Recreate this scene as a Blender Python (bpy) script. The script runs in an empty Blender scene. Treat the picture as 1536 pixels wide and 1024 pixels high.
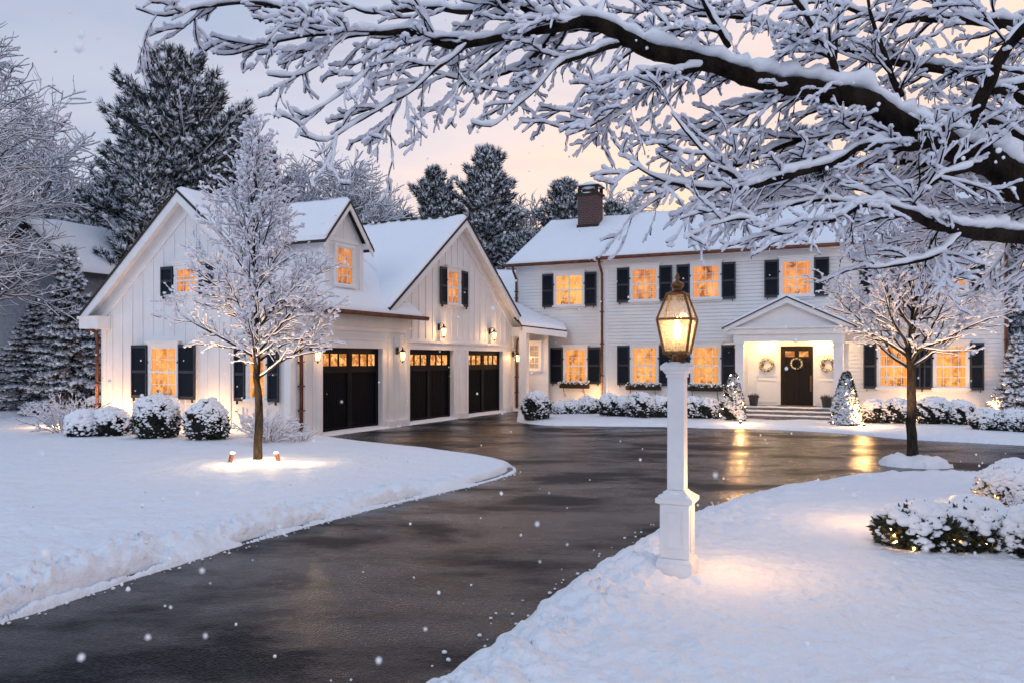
import bpy, math, random
import numpy as np
from mathutils import Matrix, Vector
R = math.radians
SC = bpy.context.scene
COL = SC.collection
F, CX, HY, EYE = 1195.0, 768.0, 540.0, 1.95      # lens in photo pixels, horizon row, eye height


def at(px, py, Y):
    """point of the place seen at a photo pixel, at distance Y"""
    return np.array([(px - CX) / F * Y, Y, EYE + (HY - py) / F * Y])


def onground(px, py, z=0.0):
    Y = F * (EYE - z) / (py - HY)
    return ((px - CX) / F * Y, Y)


# ---------------------------------------------------------------- materials
def mat(name, col, rough=0.6, metal=0.0, var=0.0, vscale=3.0, bump=0.0, bscale=40.0, emis=None, estr=0.0,
        stretch=(1, 1, 1), spec=0.5, bdist=0.02):
    m = bpy.data.materials.new(name)
    m.use_nodes = True
    nt = m.node_tree
    b = nt.nodes['Principled BSDF']
    b.inputs['Base Color'].default_value = (*col, 1)
    b.inputs['Roughness'].default_value = rough
    b.inputs['Metallic'].default_value = metal
    b.inputs['Specular IOR Level'].default_value = spec
    tc = nt.nodes.new('ShaderNodeTexCoord')
    mp = nt.nodes.new('ShaderNodeMapping')
    mp.inputs['Scale'].default_value = stretch
    nt.links.new(tc.outputs['Object'], mp.inputs['Vector'])
    if var > 0:
        n = nt.nodes.new('ShaderNodeTexNoise')
        n.inputs['Scale'].default_value = vscale
        n.inputs['Detail'].default_value = 5
        nt.links.new(mp.outputs[0], n.inputs['Vector'])
        cr = nt.nodes.new('ShaderNodeValToRGB')
        cr.color_ramp.elements[0].position = 0.3
        cr.color_ramp.elements[1].position = 0.7
        cr.color_ramp.elements[0].color = (*[c * (1 - var) for c in col], 1)
        cr.color_ramp.elements[1].color = (*[min(1, c * (1 + var)) for c in col], 1)
        nt.links.new(n.outputs['Fac'], cr.inputs['Fac'])
        nt.links.new(cr.outputs[0], b.inputs['Base Color'])
    if bump > 0:
        n2 = nt.nodes.new('ShaderNodeTexNoise')
        n2.inputs['Scale'].default_value = bscale
        n2.inputs['Detail'].default_value = 6
        nt.links.new(mp.outputs[0], n2.inputs['Vector'])
        bp = nt.nodes.new('ShaderNodeBump')
        bp.inputs['Strength'].default_value = bump
        bp.inputs['Distance'].default_value = bdist
        nt.links.new(n2.outputs['Fac'], bp.inputs['Height'])
        nt.links.new(bp.outputs[0], b.inputs['Normal'])
    if emis:
        b.inputs['Emission Color'].default_value = (*emis, 1)
        b.inputs['Emission Strength'].default_value = estr
    return m


M = {}
M['white'] = mat('white_paint', (0.76, 0.76, 0.77), 0.55, var=0.05, vscale=1.4, bump=0.15, bscale=25)
M['trim'] = mat('white_trim', (0.8, 0.8, 0.81), 0.45, var=0.04, vscale=3)
M['post'] = mat('post_paint', (0.78, 0.78, 0.8), 0.4, var=0.06, vscale=5, bump=0.12, bscale=60)
M['dark'] = mat('black_stain', (0.003, 0.0045, 0.009), 0.55, spec=.12, var=0.3, vscale=6, stretch=(4, 4, .5), bump=.3, bscale=30)
M['shutter'] = mat('navy_black_paint', (0.012, 0.018, 0.032), 0.45, var=0.2, vscale=4)
M['door'] = mat('door_paint', (0.007, 0.0045, 0.0035), 0.45, spec=.2, var=0.2, vscale=5)
M['copper'] = mat('aged_copper', (0.14, 0.06, 0.04), 0.45, 0.6, var=0.4, vscale=6)
M['brass'] = mat('brass', (0.22, 0.11, 0.045), 0.38, 0.85, var=0.35, vscale=25, bump=.2, bscale=90)
M['iron'] = mat('lantern_iron', (0.03, 0.02, 0.015), 0.5, 0.5)
M['bark'] = mat('bark', (0.019, 0.0125, 0.009), 0.95, var=0.85, vscale=9, bump=1.0, bscale=26, stretch=(1, 1, .6), spec=.15, bdist=.07)
M['barkl'] = mat('young_bark', (0.030, 0.024, 0.020), 0.95, var=0.7, vscale=22, bump=1.0, bscale=50, stretch=(1, 1, .3), spec=.2, bdist=.03)
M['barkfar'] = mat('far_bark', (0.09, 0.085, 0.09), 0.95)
M['pine'] = mat('pine_needles', (0.034, 0.046, 0.042), 0.8, var=0.5, vscale=2.2)
M['fir'] = mat('fir_needles', (0.022, 0.032, 0.028), 0.8, var=0.5, vscale=4)
M['leaf'] = mat('shrub_leaves', (0.034, 0.040, 0.022), 0.7, var=0.6, vscale=20)
M['leafb'] = mat('boxwood_leaves', (0.026, 0.034, 0.030), 0.7, var=0.6, vscale=20)
M['twig'] = mat('dry_twigs', (0.14, 0.085, 0.05), 0.9, var=0.4, vscale=12)
M['deadleaf'] = mat('dead_leaf', (0.16, 0.08, 0.035), 0.8, var=.4, vscale=30)
M['shingle'] = mat('dark_shingle', (0.03, 0.022, 0.02), 0.8)
M['stone'] = mat('step_stone', (0.19, 0.15, 0.14), 0.7, var=0.4, vscale=12, bump=.5, bscale=40)
M['pot'] = mat('black_pot', (0.02, 0.02, 0.022), 0.4)
M['greywall'] = mat('grey_shingle_wall', (0.2, 0.2, 0.22), 0.8, var=.2, vscale=5)
M['ribbon'] = mat('bow_ribbon', (0.12, 0.05, 0.02), 0.6)
M['wreath'] = mat('wreath_leaves', (0.05, 0.055, 0.025), 0.7, var=.6, vscale=40)
M['frosted'] = mat('frosted_flowers', (0.7, 0.62, 0.5), 0.7, var=.2, vscale=30)
M['flake'] = mat('snowflake', (0.97, 0.97, 0.98), 0.6)


def snow_mat(name, col=(0.86, 0.88, 0.92), bs=(6, 45), st=(0.5, 0.3), shingles=False, bd=.25):
    m = mat(name, col, 0.65, spec=0.25)
    nt = m.node_tree
    b = nt.nodes['Principled BSDF']
    b.inputs['Subsurface Weight'].default_value = 0.0
    tc = nt.nodes['Texture Coordinate']
    prev = None
    for sc_, s in zip(bs, st):
        n = nt.nodes.new('ShaderNodeTexNoise')
        n.inputs['Scale'].default_value = sc_
        n.inputs['Detail'].default_value = 6
        nt.links.new(tc.outputs['Object'], n.inputs['Vector'])
        bp = nt.nodes.new('ShaderNodeBump')
        bp.inputs['Strength'].default_value = s
        bp.inputs['Distance'].default_value = bd / sc_
        nt.links.new(n.outputs['Fac'], bp.inputs['Height'])
        if prev:
            nt.links.new(prev.outputs[0], bp.inputs['Normal'])
        prev = bp
    if shingles:
        w = nt.nodes.new('ShaderNodeTexWave')
        w.wave_type = 'BANDS'
        w.bands_direction = 'Z'
        w.wave_profile = 'SAW'
        w.inputs['Scale'].default_value = 2.3
        w.inputs['Distortion'].default_value = 1.2
        w.inputs['Detail'].default_value = 3
        w.inputs['Detail Scale'].default_value = 2.5
        nt.links.new(tc.outputs['Object'], w.inputs['Vector'])
        bp = nt.nodes.new('ShaderNodeBump')
        bp.inputs['Strength'].default_value = 0.5
        bp.inputs['Distance'].default_value = 0.05
        nt.links.new(w.outputs['Fac'], bp.inputs['Height'])
        nt.links.new(prev.outputs[0], bp.inputs['Normal'])
        prev = bp
    nt.links.new(prev.outputs[0], b.inputs['Normal'])
    return m


M['snow'] = snow_mat('snow')
M['snowg'] = snow_mat('lawn_snow', (0.86, 0.885, 0.93), (2.5, 14, 60), (0.8, 1.0, .8), bd=.33)
M['snowr'] = snow_mat('roof_snow', (0.84, 0.87, 0.92), (3, 30), (0.4, 0.25), True)
M['snowt'] = mat('twig_snow', (0.78, 0.79, 0.86), 0.7, spec=.2, bump=.3, bscale=35)
M['snowfar'] = mat('far_twig_snow', (0.80, 0.83, 0.90), 0.8, spec=.1)


def asphalt():
    m = bpy.data.materials.new('wet_asphalt')
    m.use_nodes = True
    nt = m.node_tree
    L = nt.links.new
    b = nt.nodes['Principled BSDF']
    tc = nt.nodes.new('ShaderNodeTexCoord')
    mp = nt.nodes.new('ShaderNodeMapping')
    mp.inputs['Rotation'].default_value = (0, 0, R(12))
    mp.inputs['Scale'].default_value = (0.55, 1.0, 1)
    L(tc.outputs['Object'], mp.inputs['Vector'])
    n = nt.nodes.new('ShaderNodeTexNoise')
    n.inputs['Scale'].default_value = .75
    n.inputs['Detail'].default_value = 7
    n.inputs['Roughness'].default_value = 0.62
    n.inputs['Distortion'].default_value = 0.15
    L(mp.outputs[0], n.inputs['Vector'])
    r = nt.nodes.new('ShaderNodeValToRGB')
    r.color_ramp.elements[0].position = 0.42
    r.color_ramp.elements[1].position = 0.60
    r.color_ramp.elements[0].color = (0.17, 0.17, 0.17, 1)
    r.color_ramp.elements[1].color = (0.42, 0.42, 0.42, 1)
    L(n.outputs['Fac'], r.inputs['Fac'])
    L(r.outputs[0], b.inputs['Roughness'])
    c = nt.nodes.new('ShaderNodeValToRGB')
    c.color_ramp.elements[0].position = 0.35
    c.color_ramp.elements[1].position = 0.7
    c.color_ramp.elements[0].color = (0.004, 0.0045, 0.006, 1)
    c.color_ramp.elements[1].color = (0.011, 0.012, 0.015, 1)
    L(n.outputs['Fac'], c.inputs['Fac'])
    # stone grains
    v = nt.nodes.new('ShaderNodeTexVoronoi')
    v.inputs['Scale'].default_value = 62
    L(tc.outputs['Object'], v.inputs['Vector'])
    v2 = nt.nodes.new('ShaderNodeTexNoise')
    v2.inputs['Scale'].default_value = 42
    v2.inputs['Detail'].default_value = 4
    L(tc.outputs['Object'], v2.inputs['Vector'])
    mul = nt.nodes.new('ShaderNodeMix')
    mul.data_type = 'RGBA'
    mul.blend_type = 'MIX'
    v3 = nt.nodes.new('ShaderNodeTexVoronoi')
    v3.inputs['Scale'].default_value = 62
    L(tc.outputs['Object'], v3.inputs['Vector'])
    gr = nt.nodes.new('ShaderNodeMapRange')
    gr.inputs['From Min'].default_value = 0.45
    gr.inputs['From Max'].default_value = 1.0
    L(v3.outputs['Color'], gr.inputs['Value'])
    mu2 = nt.nodes.new('ShaderNodeMath')
    mu2.operation = 'MULTIPLY'
    mu2.inputs[1].default_value = 0.55
    L(gr.outputs[0], mu2.inputs[0])
    L(mu2.outputs[0], mul.inputs['Factor'])
    L(c.outputs[0], mul.inputs[6])
    mul.inputs[7].default_value = (0.085, 0.085, 0.09, 1)
    L(mul.outputs[2], b.inputs['Base Color'])
    bp = nt.nodes.new('ShaderNodeBump')
    bp.inputs['Strength'].default_value = 0.5
    bp.inputs['Distance'].default_value = 0.009
    L(v.outputs['Distance'], bp.inputs['Height'])
    bp2 = nt.nodes.new('ShaderNodeBump')
    bp2.inputs['Strength'].default_value = 0.35
    bp2.inputs['Distance'].default_value = 0.005
    L(v2.outputs['Fac'], bp2.inputs['Height'])
    L(bp.outputs[0], bp2.inputs['Normal'])
    L(bp2.outputs[0], b.inputs['Normal'])
    sr = nt.nodes.new('ShaderNodeMapRange')
    sr.inputs['From Min'].default_value = .42
    sr.inputs['From Max'].default_value = .58
    sr.inputs['To Min'].default_value = .34
    sr.inputs['To Max'].default_value = .04
    L(n.outputs['Fac'], sr.inputs['Value'])
    L(sr.outputs[0], b.inputs['Specular IOR Level'])
    return m


M['asphalt'] = asphalt()


def brick():
    m = bpy.data.materials.new('chimney_brick')
    m.use_nodes = True
    nt = m.node_tree
    b = nt.nodes['Principled BSDF']
    tc = nt.nodes.new('ShaderNodeTexCoord')
    t = nt.nodes.new('ShaderNodeTexBrick')
    t.inputs['Scale'].default_value = 1
    t.inputs['Brick Width'].default_value = 0.2
    t.inputs['Row Height'].default_value = 0.075
    t.inputs['Mortar Size'].default_value = 0.01
    t.inputs['Color1'].default_value = (0.11, 0.035, 0.028, 1)
    t.inputs['Color2'].default_value = (0.06, 0.03, 0.03, 1)
    t.inputs['Mortar'].default_value = (0.12, 0.11, 0.11, 1)
    mp = nt.nodes.new('ShaderNodeMapping')
    mp.inputs['Rotation'].default_value = (R(90), 0, 0)
    nt.links.new(tc.outputs['Object'], mp.inputs['Vector'])
    nt.links.new(mp.outputs[0], t.inputs['Vector'])
    nt.links.new(t.outputs[0], b.inputs['Base Color'])
    b.inputs['Roughness'].default_value = 0.9
    return m


M['brick'] = brick()


def glow(name, lo, mid, hi, strength, curtains=True):
    """lit room painted into the emission colour of a pane: curtains at the sides, blurred furniture and small lights"""
    m = bpy.data.materials.new(name)
    m.use_nodes = True
    nt = m.node_tree
    L = nt.links.new
    b = nt.nodes['Principled BSDF']
    b.inputs['Base Color'].default_value = (0.05, 0.03, 0.02, 1)
    b.inputs['Roughness'].default_value = 0.12
    b.inputs['Specular IOR Level'].default_value = .2
    tc = nt.nodes.new('ShaderNodeTexCoord')
    uv = nt.nodes.new('ShaderNodeSeparateXYZ')
    L(tc.outputs['UV'], uv.inputs[0])
    n = nt.nodes.new('ShaderNodeTexNoise')
    n.inputs['Scale'].default_value = 2.3
    n.inputs['Detail'].default_value = 4
    n.inputs['Roughness'].default_value = .6
    n.inputs['Distortion'].default_value = .5
    L(tc.outputs['Object'], n.inputs['Vector'])
    cr = nt.nodes.new('ShaderNodeValToRGB')
    e = cr.color_ramp.elements
    e[0].position = .33
    e[0].color = (*lo, 1)
    e[1].position = .68
    e[1].color = (*hi, 1)
    k = e.new(.48)
    k.color = (*mid, 1)
    L(n.outputs['Fac'], cr.inputs['Fac'])
    # pin lights and twinkling reflections, painted as bright dots into the pane colour
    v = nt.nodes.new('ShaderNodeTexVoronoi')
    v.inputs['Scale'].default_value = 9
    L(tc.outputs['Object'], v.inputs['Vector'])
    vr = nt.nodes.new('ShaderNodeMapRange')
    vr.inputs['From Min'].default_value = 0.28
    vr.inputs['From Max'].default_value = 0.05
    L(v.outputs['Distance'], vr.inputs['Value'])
    # lower third busier and darker
    zr = nt.nodes.new('ShaderNodeMapRange')
    zr.inputs['From Min'].default_value = 0.75
    zr.inputs['From Max'].default_value = 0.15
    L(uv.outputs['Y'], zr.inputs['Value'])
    n3 = nt.nodes.new('ShaderNodeTexNoise')
    n3.inputs['Scale'].default_value = 7
    n3.inputs['Detail'].default_value = 3
    L(tc.outputs['Object'], n3.inputs['Vector'])
    n3r = nt.nodes.new('ShaderNodeMapRange')
    n3r.inputs['From Min'].default_value = .47
    n3r.inputs['From Max'].default_value = .58
    L(n3.outputs['Fac'], n3r.inputs['Value'])
    mm = nt.nodes.new('ShaderNodeMath')
    mm.operation = 'MULTIPLY'
    L(zr.outputs[0], mm.inputs[0])
    L(n3r.outputs[0], mm.inputs[1])
    m1 = nt.nodes.new('ShaderNodeMix')
    m1.data_type = 'RGBA'
    L(mm.outputs[0], m1.inputs['Factor'])
    L(cr.outputs[0], m1.inputs[6])
    m1.inputs[7].default_value = (lo[0] * .8, lo[1] * .75, lo[2] * .7, 1)
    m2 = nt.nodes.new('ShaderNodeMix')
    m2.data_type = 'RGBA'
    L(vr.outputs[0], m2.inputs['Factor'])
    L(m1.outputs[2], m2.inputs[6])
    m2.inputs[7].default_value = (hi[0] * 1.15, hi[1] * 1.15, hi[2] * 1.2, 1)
    out = m2
    if curtains:
        a = nt.nodes.new('ShaderNodeMath')
        a.operation = 'SUBTRACT'
        a.inputs[1].default_value = .5
        L(uv.outputs['X'], a.inputs[0])
        ab = nt.nodes.new('ShaderNodeMath')
        ab.operation = 'ABSOLUTE'
        L(a.outputs[0], ab.inputs[0])
        ar = nt.nodes.new('ShaderNodeMapRange')
        ar.inputs['From Min'].default_value = .29
        ar.inputs['From Max'].default_value = .33
        L(ab.outputs[0], ar.inputs['Value'])
        w = nt.nodes.new('ShaderNodeTexWave')
        w.bands_direction = 'X'
        w.inputs['Scale'].default_value = 6
        w.inputs['Distortion'].default_value = 1.0
        L(tc.outputs['UV'], w.inputs['Vector'])
        wc = nt.nodes.new('ShaderNodeValToRGB')
        wc.color_ramp.elements[0].color = (mid[0] * .75, mid[1] * .68, mid[2] * .65, 1)
        wc.color_ramp.elements[1].color = (hi[0] * .95, hi[1] * .85, hi[2] * .8, 1)
        L(w.outputs['Fac'], wc.inputs['Fac'])
        m3 = nt.nodes.new('ShaderNodeMix')
        m3.data_type = 'RGBA'
        L(ar.outputs[0], m3.inputs['Factor'])
        L(m2.outputs[2], m3.inputs[6])
        L(wc.outputs[0], m3.inputs[7])
        out = m3
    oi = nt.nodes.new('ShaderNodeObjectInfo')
    # round lamp glow painted into the pane colour, placed differently in every window
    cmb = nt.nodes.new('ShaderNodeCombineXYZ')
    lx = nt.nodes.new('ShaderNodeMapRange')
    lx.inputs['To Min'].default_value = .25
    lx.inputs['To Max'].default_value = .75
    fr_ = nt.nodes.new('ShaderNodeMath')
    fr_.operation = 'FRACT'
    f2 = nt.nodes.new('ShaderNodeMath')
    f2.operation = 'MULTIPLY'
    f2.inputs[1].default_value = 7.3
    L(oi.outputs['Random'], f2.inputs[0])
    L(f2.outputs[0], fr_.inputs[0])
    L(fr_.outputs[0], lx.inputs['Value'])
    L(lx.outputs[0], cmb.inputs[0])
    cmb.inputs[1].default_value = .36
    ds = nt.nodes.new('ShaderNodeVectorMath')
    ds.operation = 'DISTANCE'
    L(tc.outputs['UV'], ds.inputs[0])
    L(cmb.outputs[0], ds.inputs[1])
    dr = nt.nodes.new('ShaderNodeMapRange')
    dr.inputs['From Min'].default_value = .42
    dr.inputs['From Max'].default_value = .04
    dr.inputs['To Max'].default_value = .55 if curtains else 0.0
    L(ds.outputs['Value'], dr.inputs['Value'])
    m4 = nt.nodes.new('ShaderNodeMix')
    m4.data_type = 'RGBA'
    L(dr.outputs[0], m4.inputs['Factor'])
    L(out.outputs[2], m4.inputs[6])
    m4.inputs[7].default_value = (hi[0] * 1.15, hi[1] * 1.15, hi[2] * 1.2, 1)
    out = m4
    L(out.outputs[2], b.inputs['Emission Color'])
    om = nt.nodes.new('ShaderNodeMapRange')
    om.inputs['To Min'].default_value = strength * .72
    om.inputs['To Max'].default_value = strength * 1.35
    L(oi.outputs['Random'], om.inputs['Value'])
    L(om.outputs[0], b.inputs['Emission Strength'])
    return m


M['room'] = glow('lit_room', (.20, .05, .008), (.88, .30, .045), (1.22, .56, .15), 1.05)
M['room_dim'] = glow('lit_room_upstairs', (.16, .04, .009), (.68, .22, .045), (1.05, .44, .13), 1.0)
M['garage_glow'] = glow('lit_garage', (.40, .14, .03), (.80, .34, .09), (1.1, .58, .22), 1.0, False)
M['dimglass'] = mat('dim_glass', (0.4, 0.38, 0.38), 0.1, var=.3, vscale=4)
M['flame'] = mat('flame_bulb', (1, .8, .5), .5, emis=(1, .62, .26), estr=14)
M['fairy'] = mat('fairy_bulb', (1, .7, .35), .5, emis=(1, .50, .14), estr=90)
M['lampglass'] = mat('lit_frosted_glass', (.9, .8, .6), .3, emis=(1, .60, .24), estr=2.6)


def clear_glass(lo=.05, hi=.26, name='clear_roof_glass'):
    m = bpy.data.materials.new(name)
    m.use_nodes = True
    nt = m.node_tree
    for n in list(nt.nodes):
        if n.type != 'OUTPUT_MATERIAL':
            nt.nodes.remove(n)
    out = [n for n in nt.nodes if n.type == 'OUTPUT_MATERIAL'][0]
    tr = nt.nodes.new('ShaderNodeBsdfTransparent')
    tr.inputs[0].default_value = (.95, .92, .86, 1)
    tl = nt.nodes.new('ShaderNodeBsdfTranslucent')
    tl.inputs[0].default_value = (1, .85, .6, 1)
    gl = nt.nodes.new('ShaderNodeBsdfGlossy')
    gl.inputs['Roughness'].default_value = .12
    n = nt.nodes.new('ShaderNodeTexNoise')
    n.inputs['Scale'].default_value = 60
    n.inputs['Detail'].default_value = 5
    tc = nt.nodes.new('ShaderNodeTexCoord')
    nt.links.new(tc.outputs['Object'], n.inputs['Vector'])
    mr = nt.nodes.new('ShaderNodeMapRange')
    mr.inputs['From Min'].default_value = .35
    mr.inputs['From Max'].default_value = .7
    mr.inputs['To Min'].default_value = lo
    mr.inputs['To Max'].default_value = hi
    nt.links.new(n.outputs['Fac'], mr.inputs['Value'])
    m1 = nt.nodes.new('ShaderNodeMixShader')
    nt.links.new(mr.outputs[0], m1.inputs[0])
    nt.links.new(tr.outputs[0], m1.inputs[1])
    nt.links.new(tl.outputs[0], m1.inputs[2])
    m2 = nt.nodes.new('ShaderNodeMixShader')
    m2.inputs[0].default_value = .08
    nt.links.new(m1.outputs[0], m2.inputs[1])
    nt.links.new(gl.outputs[0], m2.inputs[2])
    nt.links.new(m2.outputs[0], out.inputs[0])
    return m


M['glass'] = clear_glass()
M['seeded'] = clear_glass(.30, .72, 'seeded_glass')

# ---------------------------------------------------------------- mesh helpers


def link(name, me, parent=None):
    o = bpy.data.objects.new(name, me)
    COL.objects.link(o)
    if parent is not None:
        o.parent = parent
    return o


def tag(o, label=None, cat=None, group=None, kind=None):
    if label:
        o['label'] = label
    if cat:
        o['category'] = cat
    if group:
        o['group'] = group
    if kind:
        o['kind'] = kind
    return o


def thing(name, loc, rz, label, cat, group=None):
    o = bpy.data.objects.new(name, None)
    COL.objects.link(o)
    o.location = loc
    o.rotation_euler = (0, 0, rz)
    o.empty_display_size = .3
    return tag(o, label, cat, group)


def dup(o, loc=None, rz=None, scale=None, label=None):
    c = o.copy()
    COL.objects.link(c)
    if loc is not None:
        c.location = loc
    if rz is not None:
        c.rotation_euler = (0, 0, rz)
    if scale is not None:
        c.scale = scale if hasattr(scale, '__len__') else (scale,) * 3
    if label:
        c['label'] = label
    for ch in list(o.children):
        d = ch.copy()
        COL.objects.link(d)
        d.parent = c
        for g in list(ch.children):
            e = g.copy()
            COL.objects.link(e)
            e.parent = d
    return c


def np_mesh(name, V, quads=None, tris=None, m=None, parent=None, smooth=True):
    """fast mesh from numpy arrays"""
    me = bpy.data.meshes.new(name)
    q = np.zeros((0, 4), int) if quads is None else np.asarray(quads).reshape(-1, 4)
    t = np.zeros((0, 3), int) if tris is None else np.asarray(tris).reshape(-1, 3)
    me.vertices.add(len(V))
    me.vertices.foreach_set('co', np.asarray(V, dtype=np.float32).ravel())
    loops = np.concatenate([q.ravel(), t.ravel()]).astype(np.int32)
    me.loops.add(len(loops))
    me.loops.foreach_set('vertex_index', loops)
    ls = np.concatenate([np.arange(len(q)) * 4, len(q) * 4 + np.arange(len(t)) * 3]).astype(np.int32)
    me.polygons.add(len(ls))
    me.polygons.foreach_set('loop_start', ls)
    me.update(calc_edges=True)
    if smooth:
        me.polygons.foreach_set('use_smooth', np.ones(len(ls), bool))
    if m:
        me.materials.append(M[m])
    return link(name, me, parent)


class MB:
    def __init__(s, T=None):
        s.v, s.f, s.T = [], [], T

    def add(s, vs, fs):
        b = len(s.v)
        T = s.T
        s.v += [tuple(T @ Vector(v)) if T else tuple(v) for v in vs]
        s.f += [tuple(i + b for i in f) for f in fs]
        return s

    def box(s, x0, x1, y0, y1, z0, z1):
        return s.add([(x0, y0, z0), (x1, y0, z0), (x1, y1, z0), (x0, y1, z0), (x0, y0, z1), (x1, y0, z1), (x1, y1, z1), (x0, y1, z1)],
                     [(0, 3, 2, 1), (4, 5, 6, 7), (0, 1, 5, 4), (1, 2, 6, 5), (2, 3, 7, 6), (3, 0, 4, 7)])

    def frust(s, cx, cy, z0, z1, a, b, a2=None, b2=None):
        """square frustum: half width a at z0, b at z1"""
        a2 = a if a2 is None else a2
        b2 = b if b2 is None else b2
        return s.add([(cx - a, cy - a2, z0), (cx + a, cy - a2, z0), (cx + a, cy + a2, z0), (cx - a, cy + a2, z0),
                      (cx - b, cy - b2, z1), (cx + b, cy - b2, z1), (cx + b, cy + b2, z1), (cx - b, cy + b2, z1)],
                     [(0, 3, 2, 1), (4, 5, 6, 7), (0, 1, 5, 4), (1, 2, 6, 5), (2, 3, 7, 6), (3, 0, 4, 7)])

    def prism(s, pts, y0, y1):
        """outline in x,z extruded over y"""
        n = len(pts)
        vs = [(x, y0, z) for x, z in pts] + [(x, y1, z) for x, z in pts]
        fs = [tuple(range(n)), tuple(range(2 * n - 1, n - 1, -1))]
        fs += [(i, i + n, (i + 1) % n + n, (i + 1) % n) for i in range(n)]
        return s.add(vs, fs)

    def slab(s, A, B, C, D, th):
        """quad A B C D thickened downwards"""
        vs = [A, B, C, D] + [(p[0], p[1], p[2] - th) for p in (A, B, C, D)]
        return s.add(vs, [(0, 1, 2, 3), (7, 6, 5, 4), (0, 4, 5, 1), (1, 5, 6, 2), (2, 6, 7, 3), (3, 7, 4, 0)])

    def bar(s, p, q, w, h=None):
        """rectangular bar between two points"""
        h = h or w
        p, q = Vector(p), Vector(q)
        t = (q - p).normalized()
        u = t.cross(Vector((0, 0, 1)))
        if u.length < .05:
            u = t.cross(Vector((1, 0, 0)))
        u.normalize()
        w2 = u.cross(t)
        a, b = u * w / 2, w2 * h / 2
        vs = [p - a - b, p + a - b, p + a + b, p - a + b, q - a - b, q + a - b, q + a + b, q - a + b]
        return s.add(vs, [(0, 3, 2, 1), (4, 5, 6, 7), (0, 1, 5, 4), (1, 2, 6, 5), (2, 3, 7, 6), (3, 0, 4, 7)])

    def tube(s, pts, r, k=8):
        pts = [Vector(p) for p in pts]
        rs = r if hasattr(r, '__len__') else [r] * len(pts)
        vs, fs = [], []
        u = None
        for i, p in enumerate(pts):
            t = (pts[min(i + 1, len(pts) - 1)] - pts[max(i - 1, 0)]).normalized()
            if u is None:
                u = t.cross(Vector((0, 0, 1)))
                if u.length < .05:
                    u = t.cross(Vector((1, 0, 0)))
            u = (u - t * u.dot(t)).normalized()
            w = t.cross(u)
            for j in range(k):
                a = 2 * math.pi * j / k
                vs.append(p + (u * math.cos(a) + w * math.sin(a)) * rs[i])
        for i in range(len(pts) - 1):
            for j in range(k):
                fs.append((i * k + j, i * k + (j + 1) % k, (i + 1) * k + (j + 1) % k, (i + 1) * k + j))
        fs.append(tuple(range(k - 1, -1, -1)))
        fs.append(tuple(range((len(pts) - 1) * k, len(pts) * k)))
        return s.add(vs, fs)

    def lathe(s, cx, cy, prof, k=14):
        vs, fs = [], []
        for r, z in prof:
            for j in range(k):
                a = 2 * math.pi * j / k
                vs.append((cx + r * math.cos(a), cy + r * math.sin(a), z))
        for i in range(len(prof) - 1):
            for j in range(k):
                fs.append((i * k + j, i * k + (j + 1) % k, (i + 1) * k + (j + 1) % k, (i + 1) * k + j))
        fs.append(tuple(range(k - 1, -1, -1)))
        fs.append(tuple(range((len(prof) - 1) * k, len(prof) * k)))
        return s.add(vs, fs)

    def build(s, name, m, parent=None, smooth=False, bevel=0):
        me = bpy.data.meshes.new(name)
        me.from_pydata(s.v, [], s.f)
        me.materials.append(M[m])
        o = link(name, me, parent)
        if smooth:
            for p in me.polygons:
                p.use_smooth = True
        if bevel:
            b = o.modifiers.new('bevel', 'BEVEL')
            b.width = bevel
            b.segments = 2
            b.limit_method = 'ANGLE'
        return o


def hash2(i, j, seed):
    h = (i * 374761393 + j * 668265263 + seed * 974634777) & 0x7fffffff
    h = ((h ^ (h >> 13)) * 1274126177) & 0x7fffffff
    return ((h ^ (h >> 16)) & 0xffff) / 65535.0


def vn(x, y, seed=0):
    xi = np.floor(x).astype(np.int64)
    yi = np.floor(y).astype(np.int64)
    fx, fy = x - xi, y - yi
    fx, fy = fx * fx * (3 - 2 * fx), fy * fy * (3 - 2 * fy)
    a, b = hash2(xi, yi, seed), hash2(xi + 1, yi, seed)
    c, d = hash2(xi, yi + 1, seed), hash2(xi + 1, yi + 1, seed)
    return (a * (1 - fx) + b * fx) * (1 - fy) + (c * (1 - fx) + d * fx) * fy


def fbm(x, y, o=4, seed=0):
    s, a, t = 0, 1, 0
    for k in range(o):
        s = s + a * vn(x * 2 ** k + 17.3 * k, y * 2 ** k - 9.1 * k, seed + k)
        t += a
        a *= .5
    return s / t


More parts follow.
